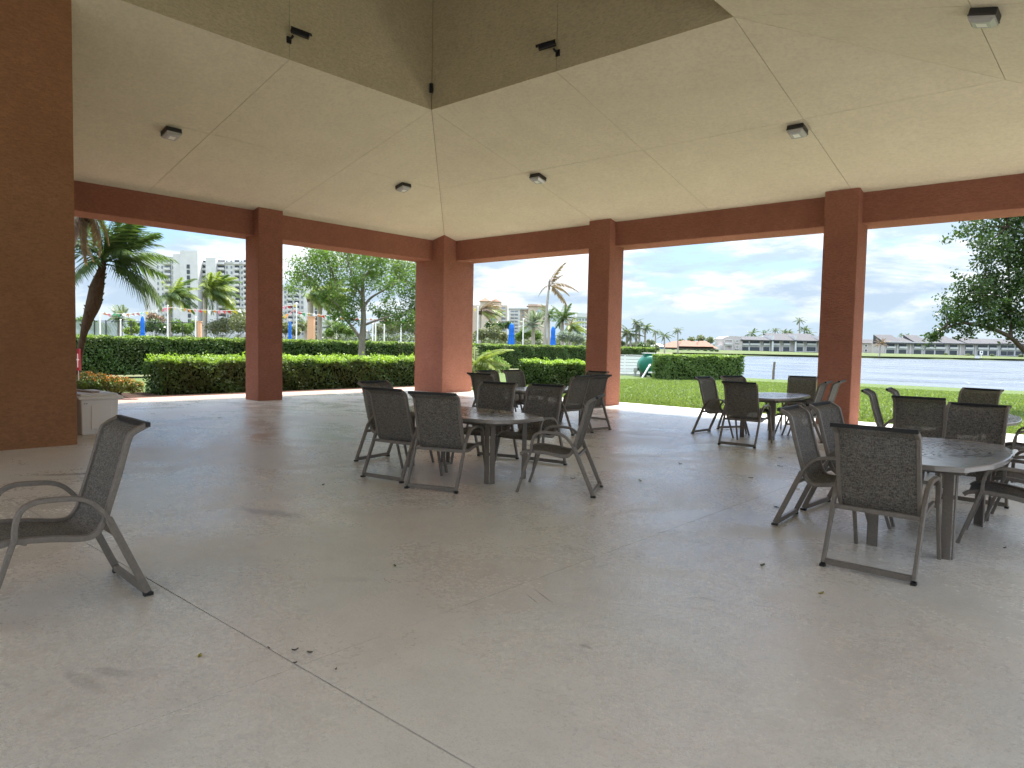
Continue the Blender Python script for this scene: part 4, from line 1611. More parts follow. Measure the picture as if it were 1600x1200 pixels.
for (lab, D, bl, mm, n) in bush_list:
    cs, rs = blobs_px(bl, D)
    base = at_d(bl[0][0], 555, D)
    base[2] = -.06
    shrub('bush', lab, 'bush', base, cs, rs, int(n * 1.6), .20 * D / 66, M[mm], shell=.2, squash=.85, stems=3)
# far woodland that reads as one mass
def far_mass(lst, D, n, size, m, label):
    cs, rs = blobs_px(lst, D)
    P, U = blob_points(cs, rs, n, .2, .8)
    o = link('far_woodland', quads_mesh('far_woodland', leaf_quads(P, size, U * .4 + ZV * .4, 1.2), m))
    o['kind'] = 'stuff'
    tag(o, label, 'woodland')


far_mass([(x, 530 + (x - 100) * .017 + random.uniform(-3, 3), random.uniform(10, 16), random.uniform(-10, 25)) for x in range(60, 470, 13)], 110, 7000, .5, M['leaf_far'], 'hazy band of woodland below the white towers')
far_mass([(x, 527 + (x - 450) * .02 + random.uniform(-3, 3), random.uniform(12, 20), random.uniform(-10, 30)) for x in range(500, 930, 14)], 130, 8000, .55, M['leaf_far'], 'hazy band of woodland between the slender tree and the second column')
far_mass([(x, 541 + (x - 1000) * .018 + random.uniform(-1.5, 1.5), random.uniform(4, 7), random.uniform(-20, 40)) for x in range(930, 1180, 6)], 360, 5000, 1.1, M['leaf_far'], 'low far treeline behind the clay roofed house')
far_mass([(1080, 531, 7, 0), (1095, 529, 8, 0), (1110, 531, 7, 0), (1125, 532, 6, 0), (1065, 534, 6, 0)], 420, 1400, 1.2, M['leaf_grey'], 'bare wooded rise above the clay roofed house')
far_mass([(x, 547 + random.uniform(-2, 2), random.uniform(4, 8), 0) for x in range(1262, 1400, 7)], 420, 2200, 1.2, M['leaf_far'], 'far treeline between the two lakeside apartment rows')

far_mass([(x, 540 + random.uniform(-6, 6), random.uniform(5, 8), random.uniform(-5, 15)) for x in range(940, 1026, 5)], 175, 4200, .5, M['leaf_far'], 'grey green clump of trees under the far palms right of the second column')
cs, rs = blobs_px([(1003, 541, 9, 0), (1012, 545, 9, 1), (996, 548, 8, 0), (1018, 550, 7, 0)], 150)
b = at_d(1005, 560, 150)
b[2] = -.06
shrub('dense_tree', 'dark rounded tree behind the green tank', 'tree', b, cs, rs, 2200, .42, M['leaf_dark'], shell=.3)
fp = [(985, 525, 26, 'palm in the far clump right of the second column, leftmost'), (979, 520, 20, 'palm peeping from behind the second column'), (994, 505, 16, 'tallest palm of the far clump right of the second column'),
      (999, 512, 18, 'bushy palm beside the tallest of the far clump'), (1008, 512, 18, 'windblown dark palm at the right of the far clump'), (1024, 519, 10, 'thin far palm left of the clay roofed house'),
      (1038, 525, 14, 'full headed palm left of the clay roofed house'), (1059, 517, 10, 'lone thin palm standing above the clay roofed house')]
for i, (x, y, L, lab) in enumerate(fp):
    D = 170 if i < 5 else 240
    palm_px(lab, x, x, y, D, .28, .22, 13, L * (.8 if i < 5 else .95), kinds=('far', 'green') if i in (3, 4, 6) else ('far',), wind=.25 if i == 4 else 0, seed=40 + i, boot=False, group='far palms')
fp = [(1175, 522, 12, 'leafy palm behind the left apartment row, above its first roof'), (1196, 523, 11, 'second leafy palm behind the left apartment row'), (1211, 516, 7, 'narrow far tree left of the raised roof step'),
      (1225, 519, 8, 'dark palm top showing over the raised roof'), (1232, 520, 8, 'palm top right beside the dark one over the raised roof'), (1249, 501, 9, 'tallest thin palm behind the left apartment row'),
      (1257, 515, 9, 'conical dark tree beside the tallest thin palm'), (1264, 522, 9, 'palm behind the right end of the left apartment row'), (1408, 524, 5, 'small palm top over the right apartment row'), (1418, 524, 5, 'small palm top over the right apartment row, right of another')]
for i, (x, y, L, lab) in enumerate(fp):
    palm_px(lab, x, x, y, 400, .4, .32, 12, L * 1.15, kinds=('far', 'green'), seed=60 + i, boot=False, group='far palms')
palm_px('brown windblown palm on the far shore left of the right apartment row', 1374, 1376, 538, 330, .35, .3, 14, 15, kinds=('dead',), seed=80, boot=False, group='far palms', el=(0, 85))

# grass blades on the near lawn
n = 90000
xg = RNG.uniform(-3, 22, n)
yg = 1.25 + RNG.random(n) ** 1.6 * 20
keep = yg < 45
zg = np.array([lawn_z(v) for v in yg])
P0 = np.column_stack([xg, yg, zg])
a = RNG.random(n) * 2 * PI
h = RNG.uniform(.03, .065, n)
w = .006 + .0009 * (yg + 14)
dx = np.column_stack([np.cos(a), np.sin(a), np.zeros(n)]) * w[:, None]
tip = P0 + np.column_stack([RNG.normal(0, .02, n), RNG.normal(0, .02, n), h])
V = np.stack([P0 - dx, P0 + dx, tip + dx * .15, tip - dx * .15], axis=1)
g = link('grass', quads_mesh('grass', V, M['grass_blade']))
tag(g, 'short bright lawn grass along the edge of the floor', 'grass', kind='stuff')

# ================================================================== BUILDINGS
class Bld:
    def __init__(s, name, label, cat, D, px, m_wall, group=None):
        s.D = D
        P = at_d(px, 560, D)
        s.o = np.array([P[0], P[1], 0.0])
        s.r = empty(name, tuple(s.o), YAW, label, cat, group)
        s.m = m_wall

    def loc(s, px, py):
        P = at_d(px, py, s.D)
        return float((P - s.o) @ RH), float(P[2])

    def box(s, x0, x1, y0, y1, d0, d1, mb=None):
        xm = (x0 + x1) / 2
        u0, u1 = s.loc(x0, (y0 + y1) / 2)[0], s.loc(x1, (y0 + y1) / 2)[0]
        z1, z0 = s.loc(xm, y0)[1], s.loc(xm, y1)[1]
        return (mb or MB()).box(u0, u1, d0, d1, z0, z1)

    def part(s, name, mb, m, parent=None):
        return mb.build(name, m, parent or s.r)

    def win(s, x0, x1, y0, y1, m, frame=True, proud=.25):
        o = s.part('window', s.box(x0, x1, y0, y1, -proud * .4, .3), m)
        if frame:
            t = max(.10, .0009 * s.D)
            (u0, _), (u1, _) = s.loc(x0, y0), s.loc(x1, y0)
            z1, z0 = s.loc((x0 + x1) / 2, y0)[1], s.loc((x0 + x1) / 2, y1)[1]
            mb = MB()
            mb.box(u0 - t, u1 + t, -proud, .2, z0 - t, z0).box(u0 - t, u1 + t, -proud, .2, z1, z1 + t)
            mb.box(u0 - t, u0, -proud, .2, z0 + .003, z1 - .003).box(u1, u1 + t, -proud, .2, z0 + .003, z1 - .003)
            mb.build('frame', M['b_white'], o)
        return o


# ---- white condominium towers
T = Bld('condominium_tower', 'tall white condominium block with two blank stair towers, seen left of the first column', 'tower', 390, 310, M['b_white'])
body = MB()
for (x0, x1, yt, d) in ((228, 279, 404, 0), (277, 292, 399, -3), (290.5, 317.5, 394.5, -5), (316.5, 328, 410, 2), (327, 342.5, 404.5, -3), (342, 412, 412, 0)):
    T.part('wall', T.box(x0, x1, yt, 560, d, 18), M['b_white'])
for (x0, x1, yt, d) in ((228, 277.6, 402.4, -.6), (342.7, 412, 410.4, -.6)):
    T.part('parapet', T.box(x0, x1, yt, yt + 3.0, d, 18.5), M['b_band'])
yy = 407.0
while yy < 522:
    for (x0, x1) in ((249, 251.5), (256, 258.5)):
        T.win(x0, x1, yy + 1, yy + 5.2, M['b_mid'], False, .5)
    T.win(273.7, 276.4, yy + .8, yy + 5.6, M['b_glass'], False, .6)
    for (x0, x1, dd) in ((261, 271, 0), (344.5, 354.5, 0), (370, 377, 0), (384, 394, 0), (318.5, 326.5, 2)):
        T.part('window', T.box(x0, x1, yy + .6, yy + 5, dd - .2, dd + .4), M['b_mid'] if x0 < 300 else M['b_glass'])
        T.part('railing', T.box(x0 - .3, x1 + .3, yy + 4.0, yy + 7.0, dd - 1.6, dd - 1.3), M['b_white'])
        T.part('balcony_slab', T.box(x0 - .3, x1 + .3, yy + 7.0, yy + 7.6, dd - 1.6, dd + .1), M['b_band'])
    for (x0, x1) in ((356.5, 359), (363.5, 366), (379.5, 382)):
        T.win(x0, x1, yy + 1.2, yy + 5.0, M['b_mid'], False, .5)
    if yy > 410:
        T.part('window', T.box(302, 306.4, yy + .5, yy + 6.4, -5.3, -4.6), M['b_glass'])
    yy += 8.35
T2 = Bld('condominium_block', 'white condominium block half hidden by trees, right of the first column', 'tower', 400, 480, M['b_white'])
for (x0, x1, yt, d) in ((425, 478, 450, 0), (477, 490, 446, -2), (489, 522, 454, 0)):
    T2.part('wall', T2.box(x0, x1, yt, 560, d, 16), M['b_white'])
T2.part('parapet', T2.box(425, 476.6, 448.6, 451.2, -.6, 16.4), M['b_band'])
yy = 453.5
while yy < 525:
    for (x0, x1) in ((446, 449), (472, 475), (484, 486.5)):
        T2.win(x0, x1, yy + 1, yy + 5, M['b_mid'], False, 2.6 if x0 > 480 else .5)
    T2.part('window', T2.box(493.5, 496.5, yy, yy + 6.4, -.3, .3), M['b_glass'])
    T2.part('window', T2.box(512.5, 515, yy, yy + 6.0, -.3, .3), M['b_glass'])
    for (x0, x1) in ((451.5, 458.5), (461.5, 469)):
        T2.part('window', T2.box(x0, x1, yy + .6, yy + 5, -.2, .4), M['b_glass'])
        T2.part('railing', T2.box(x0 - .3, x1 + .3, yy + 4, yy + 6.8, -1.6, -1.3), M['b_white'])
    yy += 8.1

# ---- cream towers with pyramid roofs
def pyramid(b, x0, x1, yb, ya, d0, d1, m=None):
    u0, u1 = b.loc(x0, yb)[0], b.loc(x1, yb)[0]
    zb, za = b.loc((x0 + x1) / 2, yb)[1], b.loc((x0 + x1) / 2, ya)[1]
    b.part('roof', MB().add([(u0, d0, zb), (u1, d0, zb), (u1, d1, zb), (u0, d1, zb), ((u0 + u1) / 2, (d0 + d1) / 2, za)], [(0, 1, 4), (1, 2, 4), (2, 3, 4), (3, 0, 4), (3, 2, 1, 0)]), m or M['b_terra'])


def arch_window(b, x0, x1, y0, y1, d, m):
    u0, u1 = b.loc(x0, y0)[0], b.loc(x1, y0)[0]
    z1, z0 = b.loc((x0 + x1) / 2, y0)[1], b.loc((x0 + x1) / 2, y1)[1]
    rr = (u1 - u0) / 2
    pts = [(u0, z0), (u1, z0)] + [((u0 + u1) / 2 + rr * math.cos(a), z1 - rr + rr * math.sin(a)) for a in np.linspace(0, PI, 12)]
    n = len(pts)
    mb = MB().add([(u, d - .4, z) for u, z in pts] + [(u, d + .3, z) for u, z in pts],
                  [tuple(range(n)), tuple(range(2 * n - 1, n - 1, -1))] + [(i, (i + 1) % n, n + (i + 1) % n, n + i) for i in range(n)])
    o = b.part('window', mb, m)
    mb = MB()
    for k in range(1, 6):
        z = z0 + (z1 - z0) * k / 6
        mb.box(u0, u1, d - .55, d - .35, z - .15, z + .15)
    mb.box((u0 + u1) / 2 - .15, (u0 + u1) / 2 + .15, d - .54, d - .36, z0, z1)
    mb.build('glazing_bar', M['b_white'], o)


G = Bld('arched_tower', 'cream tower with clay pyramid roofs and a tall blue arched window', 'tower', 450, 766, M['b_cream'])
for (x0, x1, yt, d) in ((735, 752, 477, 3), (750, 766.5, 471, -2), (764, 783, 471.5, 0), (782, 792, 477, 2)):
    G.part('wall', G.box(x0, x1, yt, 560, d, 16), M['b_cream'])
pyramid(G, 749, 767, 471.2, 464.5, -3, 12)
pyramid(G, 766.2, 782.5, 471.6, 465.5, -1, 12)
arch_window(G, 764.6, 774.2, 475.5, 501, -.1, M['b_blue'])
for k in range(8):
    y = 480.2 + k * 5.7
    G.part('window', G.box(784, 789.5, y, y + 3.4, 1.6, 2.3), M['b_mid'])
    G.part('railing', G.box(783.6, 790, y + 2.4, y + 4.2, .6, .9), M['b_white'])
    G.win(755, 757.2, y - 3, y + .3, M['b_mid'], False, 2.9)
G2 = Bld('arched_block', 'wide cream block with a teal arched window and two small pyramid roofs', 'tower', 470, 823, M['b_cream'])
for (x0, x1, yt, d) in ((795, 812, 483, 0), (811, 826, 484, 1), (824.5, 843, 475.5, -2), (838, 853, 477.5, -3)):
    G2.part('wall', G2.box(x0, x1, yt, 560, d, 16), M['b_white'] if x0 < 800 else M['b_cream'])
G2.part('parapet', G2.box(794.6, 825, 481.8, 483.8, -.6, 16.3), M['b_band'])
pyramid(G2, 823, 840, 478.6, 474.5, -3, 12)
pyramid(G2, 838.5, 853, 479.4, 475.6, -4, 11)
arch_window(G2, 838.4, 845.4, 484.4, 497, -3.1, M['b_teal'])
for k in range(7):
    y = 486 + k * 5.3
    for x0, x1 in ((798, 803), (804.2, 809)):
        G2.part('window', G2.box(x0, x1, y, y + 3.2, -.3, .2), M['b_mid'])
        G2.part('railing', G2.box(x0 - .3, x1 + .3, y + 2.3, y + 4, -1.4, -1.1), M['b_white'])
    G2.win(816, 818.4, y, y + 3, M['b_mid'], False, .2)
G3 = Bld('grey_block', 'pale blue grey apartment block beside the second column', 'tower', 480, 905, M['b_grey'])
G3.part('wall', G3.box(893, 925, 494.5, 560, 0, 14), M['b_grey'])
G3.part('parapet', G3.box(901, 925, 489.5, 496, -1, 12), M['b_white'])
for k in range(7):
    for x in (896, 900.5, 905, 909.5, 914):
        y = 498 + k * 5.6
        G3.win(x, x + 2.4, y, y + 3.2, M['b_mid'], False, .5)

# ---- clay roofed house and little blue house
H = Bld('clay_roofed_house', 'low pale house with a wide clay tile hip roof across the lake', 'house', 330, 1080, M['b_pink'])
H.part('wall', H.box(1041, 1118, 542, 552, 0, 14), M['b_cream'])


def hip_roof(b, x0, x1, ye, yr, inset_px, d0, d1, m):
    u0, u1 = b.loc(x0, ye)[0], b.loc(x1, ye)[0]
    v0, v1 = b.loc(x0 + inset_px, yr)[0], b.loc(x1 - inset_px, yr)[0]
    xm = (x0 + x1) / 2
    zb, za = b.loc(xm, ye)[1], b.loc(xm, yr)[1]
    dm = (d0 + d1) / 2
    return b.part('roof', MB().add([(u0, d0, zb), (u1, d0, zb), (u1, d1, zb), (u0, d1, zb), (v0, dm, za), (v1, dm, za)],
                                   [(0, 1, 5, 4), (1, 2, 5), (2, 3, 4, 5), (3, 0, 4), (3, 2, 1, 0)]), m)


hip_roof(H, 1037, 1122, 543.5, 533, 20, -2, 16, M['b_terra'])
hip_roof(H, 1058, 1090, 541.2, 532, 10, -4, 10, M['b_terra'])
hip_roof(H, 1086, 1114, 541.6, 532.6, 9, -3.5, 9, M['b_terra'])
for x in (1046, 1057, 1068, 1084, 1094, 1106):
    H.win(x, x + 4, 544.6, 548.6, M['b_mid'], False, .4)
cs, rs = blobs_px([(x, 548, 3, 0) for x in (1052, 1063, 1066, 1076, 1090, 1102, 1112, 1120)], 318)
b_ = at_d(1085, 552, 318)
shrub('garden_shrub', 'row of clipped garden shrubs in front of the clay roofed house', 'shrub', (b_[0], b_[1], 0), cs, rs, 1800, .6, M['leaf_dark'], stems=2)
H2 = Bld('blue_house', 'small pale blue house left of the clay roofed house', 'house', 330, 1030, M['b_grey'])
H2.part('wall', H2.box(1023, 1038, 541, 551, 0, 10), M['b_grey'])
hip_roof(H2, 1021.5, 1039, 541.4, 536.5, 5, -1, 11, M['b_band'])
for x in (1026, 1032):
    H2.win(x, x + 3, 543.4, 546.8, M['b_blue'], False, .4)

# ---- lakeside apartment rows
def bay(b, x0, x1, yu, yl, roof_y, open_=True):
    (u0, u1), (l0, l1) = yu, yl
    b.win(x0, x1, u0, u1, M['b_glass'])
    b.part('railing', b.box(x0 - .2, x1 + .2, u1 - (u1 - u0) * .42, u1 + .2, -1.0, -.8), M['b_white'])
    b.win(x0, x1, l0, l1, M['b_glass'])


A1 = Bld('apartment_row', 'pale pink two storey apartment row with a curved gable across the lake', 'apartment building', 345, 1205, M['b_pink'])
# gable end with a curved top
u0, u1 = A1.loc(1128, 540)[0], A1.loc(1158, 540)[0]
zb, zs, zt_ = A1.loc(1143, 551)[1], A1.loc(1143, 529.5)[1], A1.loc(1143, 525.2)[1]
pts = [(u0, zb), (u1, zb)] + [((u0 + u1) / 2 + (u1 - u0) / 2 * math.cos(a), zs + (zt_ - zs) * math.sin(a)) for a in np.linspace(0, PI, 14)]
n = len(pts)
A1.part('gable_wall', MB().add([(u, -1.5, z) for u, z in pts] + [(u, 12, z) for u, z in pts],
                               [tuple(range(n)), tuple(range(2 * n - 1, n - 1, -1))] + [(i, (i + 1) % n, n + (i + 1) % n, n + i) for i in range(n)]), M['b_pink'])
A1.part('wall', A1.box(1157, 1281, 531, 552.5, 0, 12), M['b_pink'])
A1.part('side_porch', A1.box(1122, 1129, 540, 551, 0, 8), M['b_white'])


def slope_roof(b, x0, x1, ye, yr, d0, d1, m=None):
    u0, u1 = b.loc(x0, ye)[0], b.loc(x1, ye)[0]
    xm = (x0 + x1) / 2
    zb, za = b.loc(xm, ye)[1], b.loc(xm, yr)[1]
    b.part('roof', MB().add([(u0, d0, zb), (u1, d0, zb), (u1, d1, za), (u0, d1, za), (u0, d0, zb - .5), (u1, d0, zb - .5), (u1, d1, zb - .5), (u0, d1, zb - .5)],
                            [(0, 1, 2, 3), (4, 5, 1, 0), (5, 6, 2, 1), (6, 7, 3, 2), (7, 4, 0, 3), (7, 6, 5, 4)]), m or M['b_roof'])


slope_roof(A1, 1155, 1206, 531.2, 525.3, -2, 10)
slope_roof(A1, 1205, 1241, 531.6, 520.2, -2.2, 12)
slope_roof(A1, 1240.5, 1281, 532.2, 520.6, -2.4, 12)
for x, yt in ((1205, 519.6), (1240.6, 519.8), (1278, 520)):
    A1.part('party_wall', A1.box(x - 1.2, x + 1.2, yt + 4, 552, -1.9, 12.4), M['b_white'])
A1.win(1131, 1141.5, 531.6, 536.2, M['b_glass'], proud=1.9)
A1.part('railing', A1.box(1130.5, 1142, 535.4, 538.4, -2.6, -2.4), M['b_white'])
A1.win(1131, 1141.5, 540.6, 547.2, M['b_glass'], proud=1.9)
A1.win(1148, 1151.6, 532, 535, M['b_glass'], proud=1.9)
A1.win(1148, 1151.6, 541.2, 544.6, M['b_glass'], proud=1.9)
for (x0, x1) in ((1159, 1169), (1171, 1186.5), (1192, 1201.5), (1206.5, 1217), (1223, 1233), (1244, 1254), (1259.5, 1274)):
    bay(A1, x0, x1, (532.8, 539.2), (542.2, 549), 0)
A2 = Bld('apartment_row', 'long pale two storey apartment row with stepped grey roofs at the right across the lake', 'apartment building', 372, 1490, M['b_pink'])
A2.part('wall', A2.box(1381, 1640, 536.4, 557, 0, 13), M['b_pink'])
for (x0, x1, ye, yr) in ((1380, 1409, 536, 522.5), (1408.5, 1428.5, 536, 527), (1428, 1449.5, 536.2, 523), (1449, 1471, 536.2, 528), (1470.5, 1494, 536.4, 523.5), (1493.5, 1507, 536.6, 528),
                         (1506.5, 1542, 536.8, 525.8), (1541.5, 1564, 537, 528.8), (1563.5, 1642, 537.4, 530)):
    slope_roof(A2, x0, x1, ye, yr, -1.6 - random.random() * .4, 11)
A2.part('fascia', A2.box(1381, 1640, 536.2, 537.4, -1.3, -.1), M['b_white'])
for (x0, x1) in ((1384, 1397.2), (1403.5, 1415.5), (1426.8, 1438.8), (1444.8, 1459), (1460.8, 1475.5), (1482.7, 1494.7), (1507, 1519.3), (1526.5, 1542.2), (1544.2, 1556.5), (1562.5, 1572.3), (1573.3, 1583.5), (1585.8, 1598.5), (1603, 1616)):
    dy = (x0 - 1384) * .013
    bay(A2, x0, x1, (537.2 + dy, 544 + dy), (546.4 + dy, 553.2 + dy), 0)
for x in (1401, 1421, 1441, 1478, 1499, 1523, 1559, 1600):
    A2.part('pilaster', A2.box(x - .7, x + .7, 537.6, 557, -.5, 0), M['b_white'])
A3 = Bld('far_house', 'grey gabled far building left of the long apartment row, behind the brown palm', 'house', 400, 1362, M['b_pink'])
A3.part('wall', A3.box(1340, 1379, 536, 556, 0, 12), M['b_pink'])
hip_roof(A3, 1338, 1380, 536.4, 530, 8, -1, 13, M['b_roof'])
for x in (1351, 1362, 1370):
    A3.win(x, x + 3, 538.6, 541.6, M['b_glass'])
    A3.win(x, x + 3, 546, 549.4, M['b_glass'])
# things on the far bank
cs, rs = blobs_px([(1478, 554, 3, 0), (1512, 555, 3.4, 0), (1520, 556, 3, 0), (1550, 556, 3.6, 0), (1595, 556, 3.4, 0)], 366)
b_ = at_d(1520, 558, 366)
shrub('garden_shrub', 'dark shrubs dotted in front of the long apartment row', 'shrub', (b_[0], b_[1], .6), cs, rs, 1500, .7, M['leaf_far'], stems=2)
sg = Bld('signboard', 'small white signboard with a black square on the far bank', 'sign', 352, 1533, M['b_white'])
sg.part('board', sg.box(1531, 1535.6, 548, 554, 0, .3), M['white_paint'])
sg.part('panel', sg.box(1532.4, 1534.2, 549.6, 551.6, -.12, 0), M['black'])
sg.part('post', sg.box(1532.8, 1533.6, 554, 560, .05, .25), M['white_paint'])
bt = Bld('utility_box', 'small white utility box at the water line of the far bank', 'utility box', 345, 1528, M['b_white'])
bevel(bt.part('box', bt.box(1525.5, 1530.5, 555.5, 560, 0, 1.2), M['white_paint']), .15)
bt.part('lid', bt.box(1525.2, 1530.8, 555.0, 555.6, -.2, 1.4), M['b_band'])

# ================================================================== POOL AREA THINGS
def pole(px, y0, D, label, m=None, r=.045, y1=560, name='white_pole', group='white poles of the pool area'):
    t = at_d(px, y0, D)
    b = at_d(px, y1, D)
    o = empty(name, (b[0], b[1], -.06), 0, label, 'pole', group)
    MB().tube([(0, 0, 0), (0, 0, t[2] + .06)], r, 8).build('shaft', m or M['white_paint'], o)
    MB().tube([(0, 0, t[2] + .06), (0, 0, t[2] + .12)], [r * 1.5, r * .6], 8).build('finial', m or M['white_paint'], o)
    MB().tube([(0, 0, 0), (0, 0, .08)], r * 2.2, 8).build('base', m or M['white_paint'], o)
    return o


pole(157, 494, 46, 'white pole beside the leaning palm behind the hedge')
pole(189, 500, 50, 'pale post in front of the squat palm at the left')
pole(262.5, 478, 47, 'grey white pole below the left windblown palm')
pole(306, 496, 48, 'white pole just left of the yellow green windblown palm')
pole(463, 474, 46, 'tall white pole right of the second blue umbrella')
pole(582, 506, 48, 'thin white pole right of the lantern, left of a close pair')
pole(586.5, 502, 49, 'thin white pole right of the lantern, right of a close pair')
pole(600, 508, 52, 'slightly separate white pole under the slender tree')
pole(626, 499, 47, 'white pole left of the corner column, farthest right in its opening')
pole(745.5, 480, 47, 'white flag pole just right of the corner column')
pole(816.5, 499, 50, 'white pole between the two blue umbrellas on the right')


def umbrella(px, ytop, w, D, label):
    t = at_d(px, ytop, D)
    o = empty('folded_umbrella', (t[0], t[1], -.06), 0, label, 'umbrella', 'folded blue pool umbrellas')
    H_ = t[2] + .06
    MB().tube([(0, 0, 0), (0, 0, H_ + .08)], .025, 8).build('pole', M['white_paint'], o)
    MB().tube([(0, 0, 0), (0, 0, .09)], .24, 14).build('base', M['b_band'], o)
    rr = w / 2 * D / CF
    mb = MB()
    prof = [(H_, .03), (H_ - .10, rr * .55), (H_ - .35, rr * .8), (H_ - .75, rr * .72), (H_ - 1.15, rr * .95), (H_ - 1.6, rr * 1.05), (H_ - 1.72, rr * .9)]
    n = 24
    vs = []
    for z, q in prof:
        for k in range(n):
            a = 2 * PI * k / n
            f = q * (1.0 if k % 3 == 0 else (.78 if k % 3 == 1 else .86))
            vs.append((f * math.cos(a + z * .25), f * math.sin(a + z * .25), z))
    fs = [(i * n + k, i * n + (k + 1) % n, (i + 1) * n + (k + 1) % n, (i + 1) * n + k) for i in range(len(prof) - 1) for k in range(n)]
    fs += [tuple(range(n)), tuple(range(len(prof) * n - 1, (len(prof) - 1) * n - 1, -1))]
    mb.add(vs, fs).build('canopy', M['blue'], o)
    MB().tube([(0, 0, H_ - .95), (0, 0, H_ - .88)], rr * .9, 12).build('tie', M['blue'], o)


umbrella(222.5, 494, 8, 40, 'folded blue umbrella behind the hedge, left of the first column')
umbrella(453, 502, 6.5, 42, 'folded blue umbrella just right of the first column')
umbrella(799.5, 505, 11, 54, 'folded blue umbrella right of the corner column, nearer that column')
umbrella(864.5, 510, 9, 56, 'folded blue umbrella near the second column, by the dead palm')

# lantern on its post
D = 44
t = at_d(573, 516, D)
o = empty('lamp_post', (t[0], t[1], -.06), 0, 'black lantern lamp post behind the slender tree trunk', 'lamp post')
H_ = t[2] + .06
MB().tube([(0, 0, 0), (0, 0, H_ - .62)], .04, 8).build('post', M['black'], o)
MB().tube([(0, 0, H_ - .56), (0, 0, H_ - .12)], [.10, .17], 8).build('glass', M['b_white'], o)
MB().tube([(0, 0, H_ - .12), (0, 0, H_ - .05), (0, 0, H_ + .06)], [.21, .15, .02], 8).build('cap', M['black'], o)
mb = MB()
for k in range(6):
    a = k * PI / 3
    mb.tube([(.105 * math.cos(a), .105 * math.sin(a), H_ - .58), (.18 * math.cos(a), .18 * math.sin(a), H_ - .12)], .016, 5)
mb.tube([(0, 0, H_ - .64), (0, 0, H_ - .56)], [.06, .12], 8)
mb.build('cage', M['black'], o)

# peach pillars
for (x0, x1, y0, D, lab) in ((481.5, 491.5, 496, 50, 'peach painted pillar in front of the left palm of the pair'), (309, 314.5, 503, 52, 'narrow peach pillar beside the yellow green windblown palm')):
    p0, p1 = at_d(x0, y0, D), at_d(x1, y0, D)
    w = np.linalg.norm(p1 - p0) / 2
    c = (p0 + p1) / 2
    o = empty('peach_pillar', (c[0], c[1], -.06), YAW, lab, 'pillar')
    bevel(MB().box(-w, w, -w, w, 0, c[2] + .06).build('shaft', M['peach'], o), .02)
    MB().box(-w - .03, w + .03, -w - .03, w + .03, c[2] + .06, c[2] + .12).build('cap', M['peach'], o)

# screen fence
D = 54
P0, P1 = at_d(108, 560, D), at_d(308, 560, D)
P0[2] = P1[2] = -.06
o = empty('screen_fence', tuple(P0), math.atan2(P1[1] - P0[1], P1[0] - P0[0]), 'chain link court fence with dark posts and a pale screen behind the long hedge', 'fence')
L_ = float(np.linalg.norm((P1 - P0)[:2]))
H_ = at_d(200, 502, D)[2] + .06
for fx in (0, .105, .20, .29, .385, .485, .58, .68, .775, .885, 1.0):
    MB().tube([(fx * L_, 0, 0), (fx * L_, 0, H_ + .05)], .038, 8).build('post', M['fence_dark'], o)
MB().tube([(0, 0, H_ - .02), (L_, 0, H_ - .02)], .028, 8).build('top_rail', M['fence_dark'], o)
sm = M['mesh_screen']
tt = NT(sm)
tr_ = tt.n.new('ShaderNodeBsdfTransparent')
mx = tt.n.new('ShaderNodeMixShader')
mx.inputs[0].default_value = .45
tt.l.new(tt.b.outputs[0], mx.inputs[1])
tt.l.new(tr_.outputs[0], mx.inputs[2])
tt.l.new(mx.outputs[0], tt.n['Material Output'].inputs['Surface'])
MB().box(0, L_ * .385, .05, .06, .1, H_ - .1).build('screen', sm, o)
mb = MB()
for k in range(int(L_ / .22)):
    x = L_ * .385 + k * .22
    if x > L_ - 1.5:
        break
    for s in (-1, 1):
        a, b = (x, 0.045, .1), (x + s * 1.4, 0.045, H_ - .1)
        mb.tube([a, b], .006, 3, False)
mb.build('wire_mesh', M['fence_dark'], o, kind='stuff')

# pennant strings
fcol = ['f_red', 'f_green', 'f_yellow', 'f_white', 'f_orange', 'f_pink']
fme = {}
for c in fcol:
    fme[c] = MB().add([(-.15, -.003, 0), (.15, -.003, 0), (.03, -.003, -.40), (-.15, .003, 0), (.15, .003, 0), (.03, .003, -.40)],
                      [(0, 1, 2), (5, 4, 3), (0, 3, 4, 1), (1, 4, 5, 2), (2, 5, 3, 0)]).mesh('flag', M[c])


def pennants(pA, pB, D0, D1, n, sag, label, seed):
    rg = random.Random(seed)
    A, B = at_d(*pA, D0), at_d(*pB, D1)
    o = empty('pennant_string', tuple(A), 0, label, 'pennant string', 'strings of coloured pennants over the pool area')
    pts = []
    for k in range(17):
        t = k / 16
        pts.append((B - A) * t + ZV * (-4 * sag * t * (1 - t)))
    MB().tube(pts, .014, 4).build('cord', M['cord'], o)
    for k in range(n):
        t = (k + .5) / n
        p = (B - A) * t + ZV * (-4 * sag * t * (1 - t))
        f = link('flag', fme[fcol[(k + rg.randrange(2)) % 6]], o)
        f.location = tuple(p)
        f.rotation_euler = (rg.uniform(-.8, .8), rg.uniform(-1.1, -.1), math.atan2(B[1] - A[1], B[0] - A[0]) + rg.uniform(-.6, .6))
        s = rg.uniform(.58, .85)
        f.scale = (s, s, s)


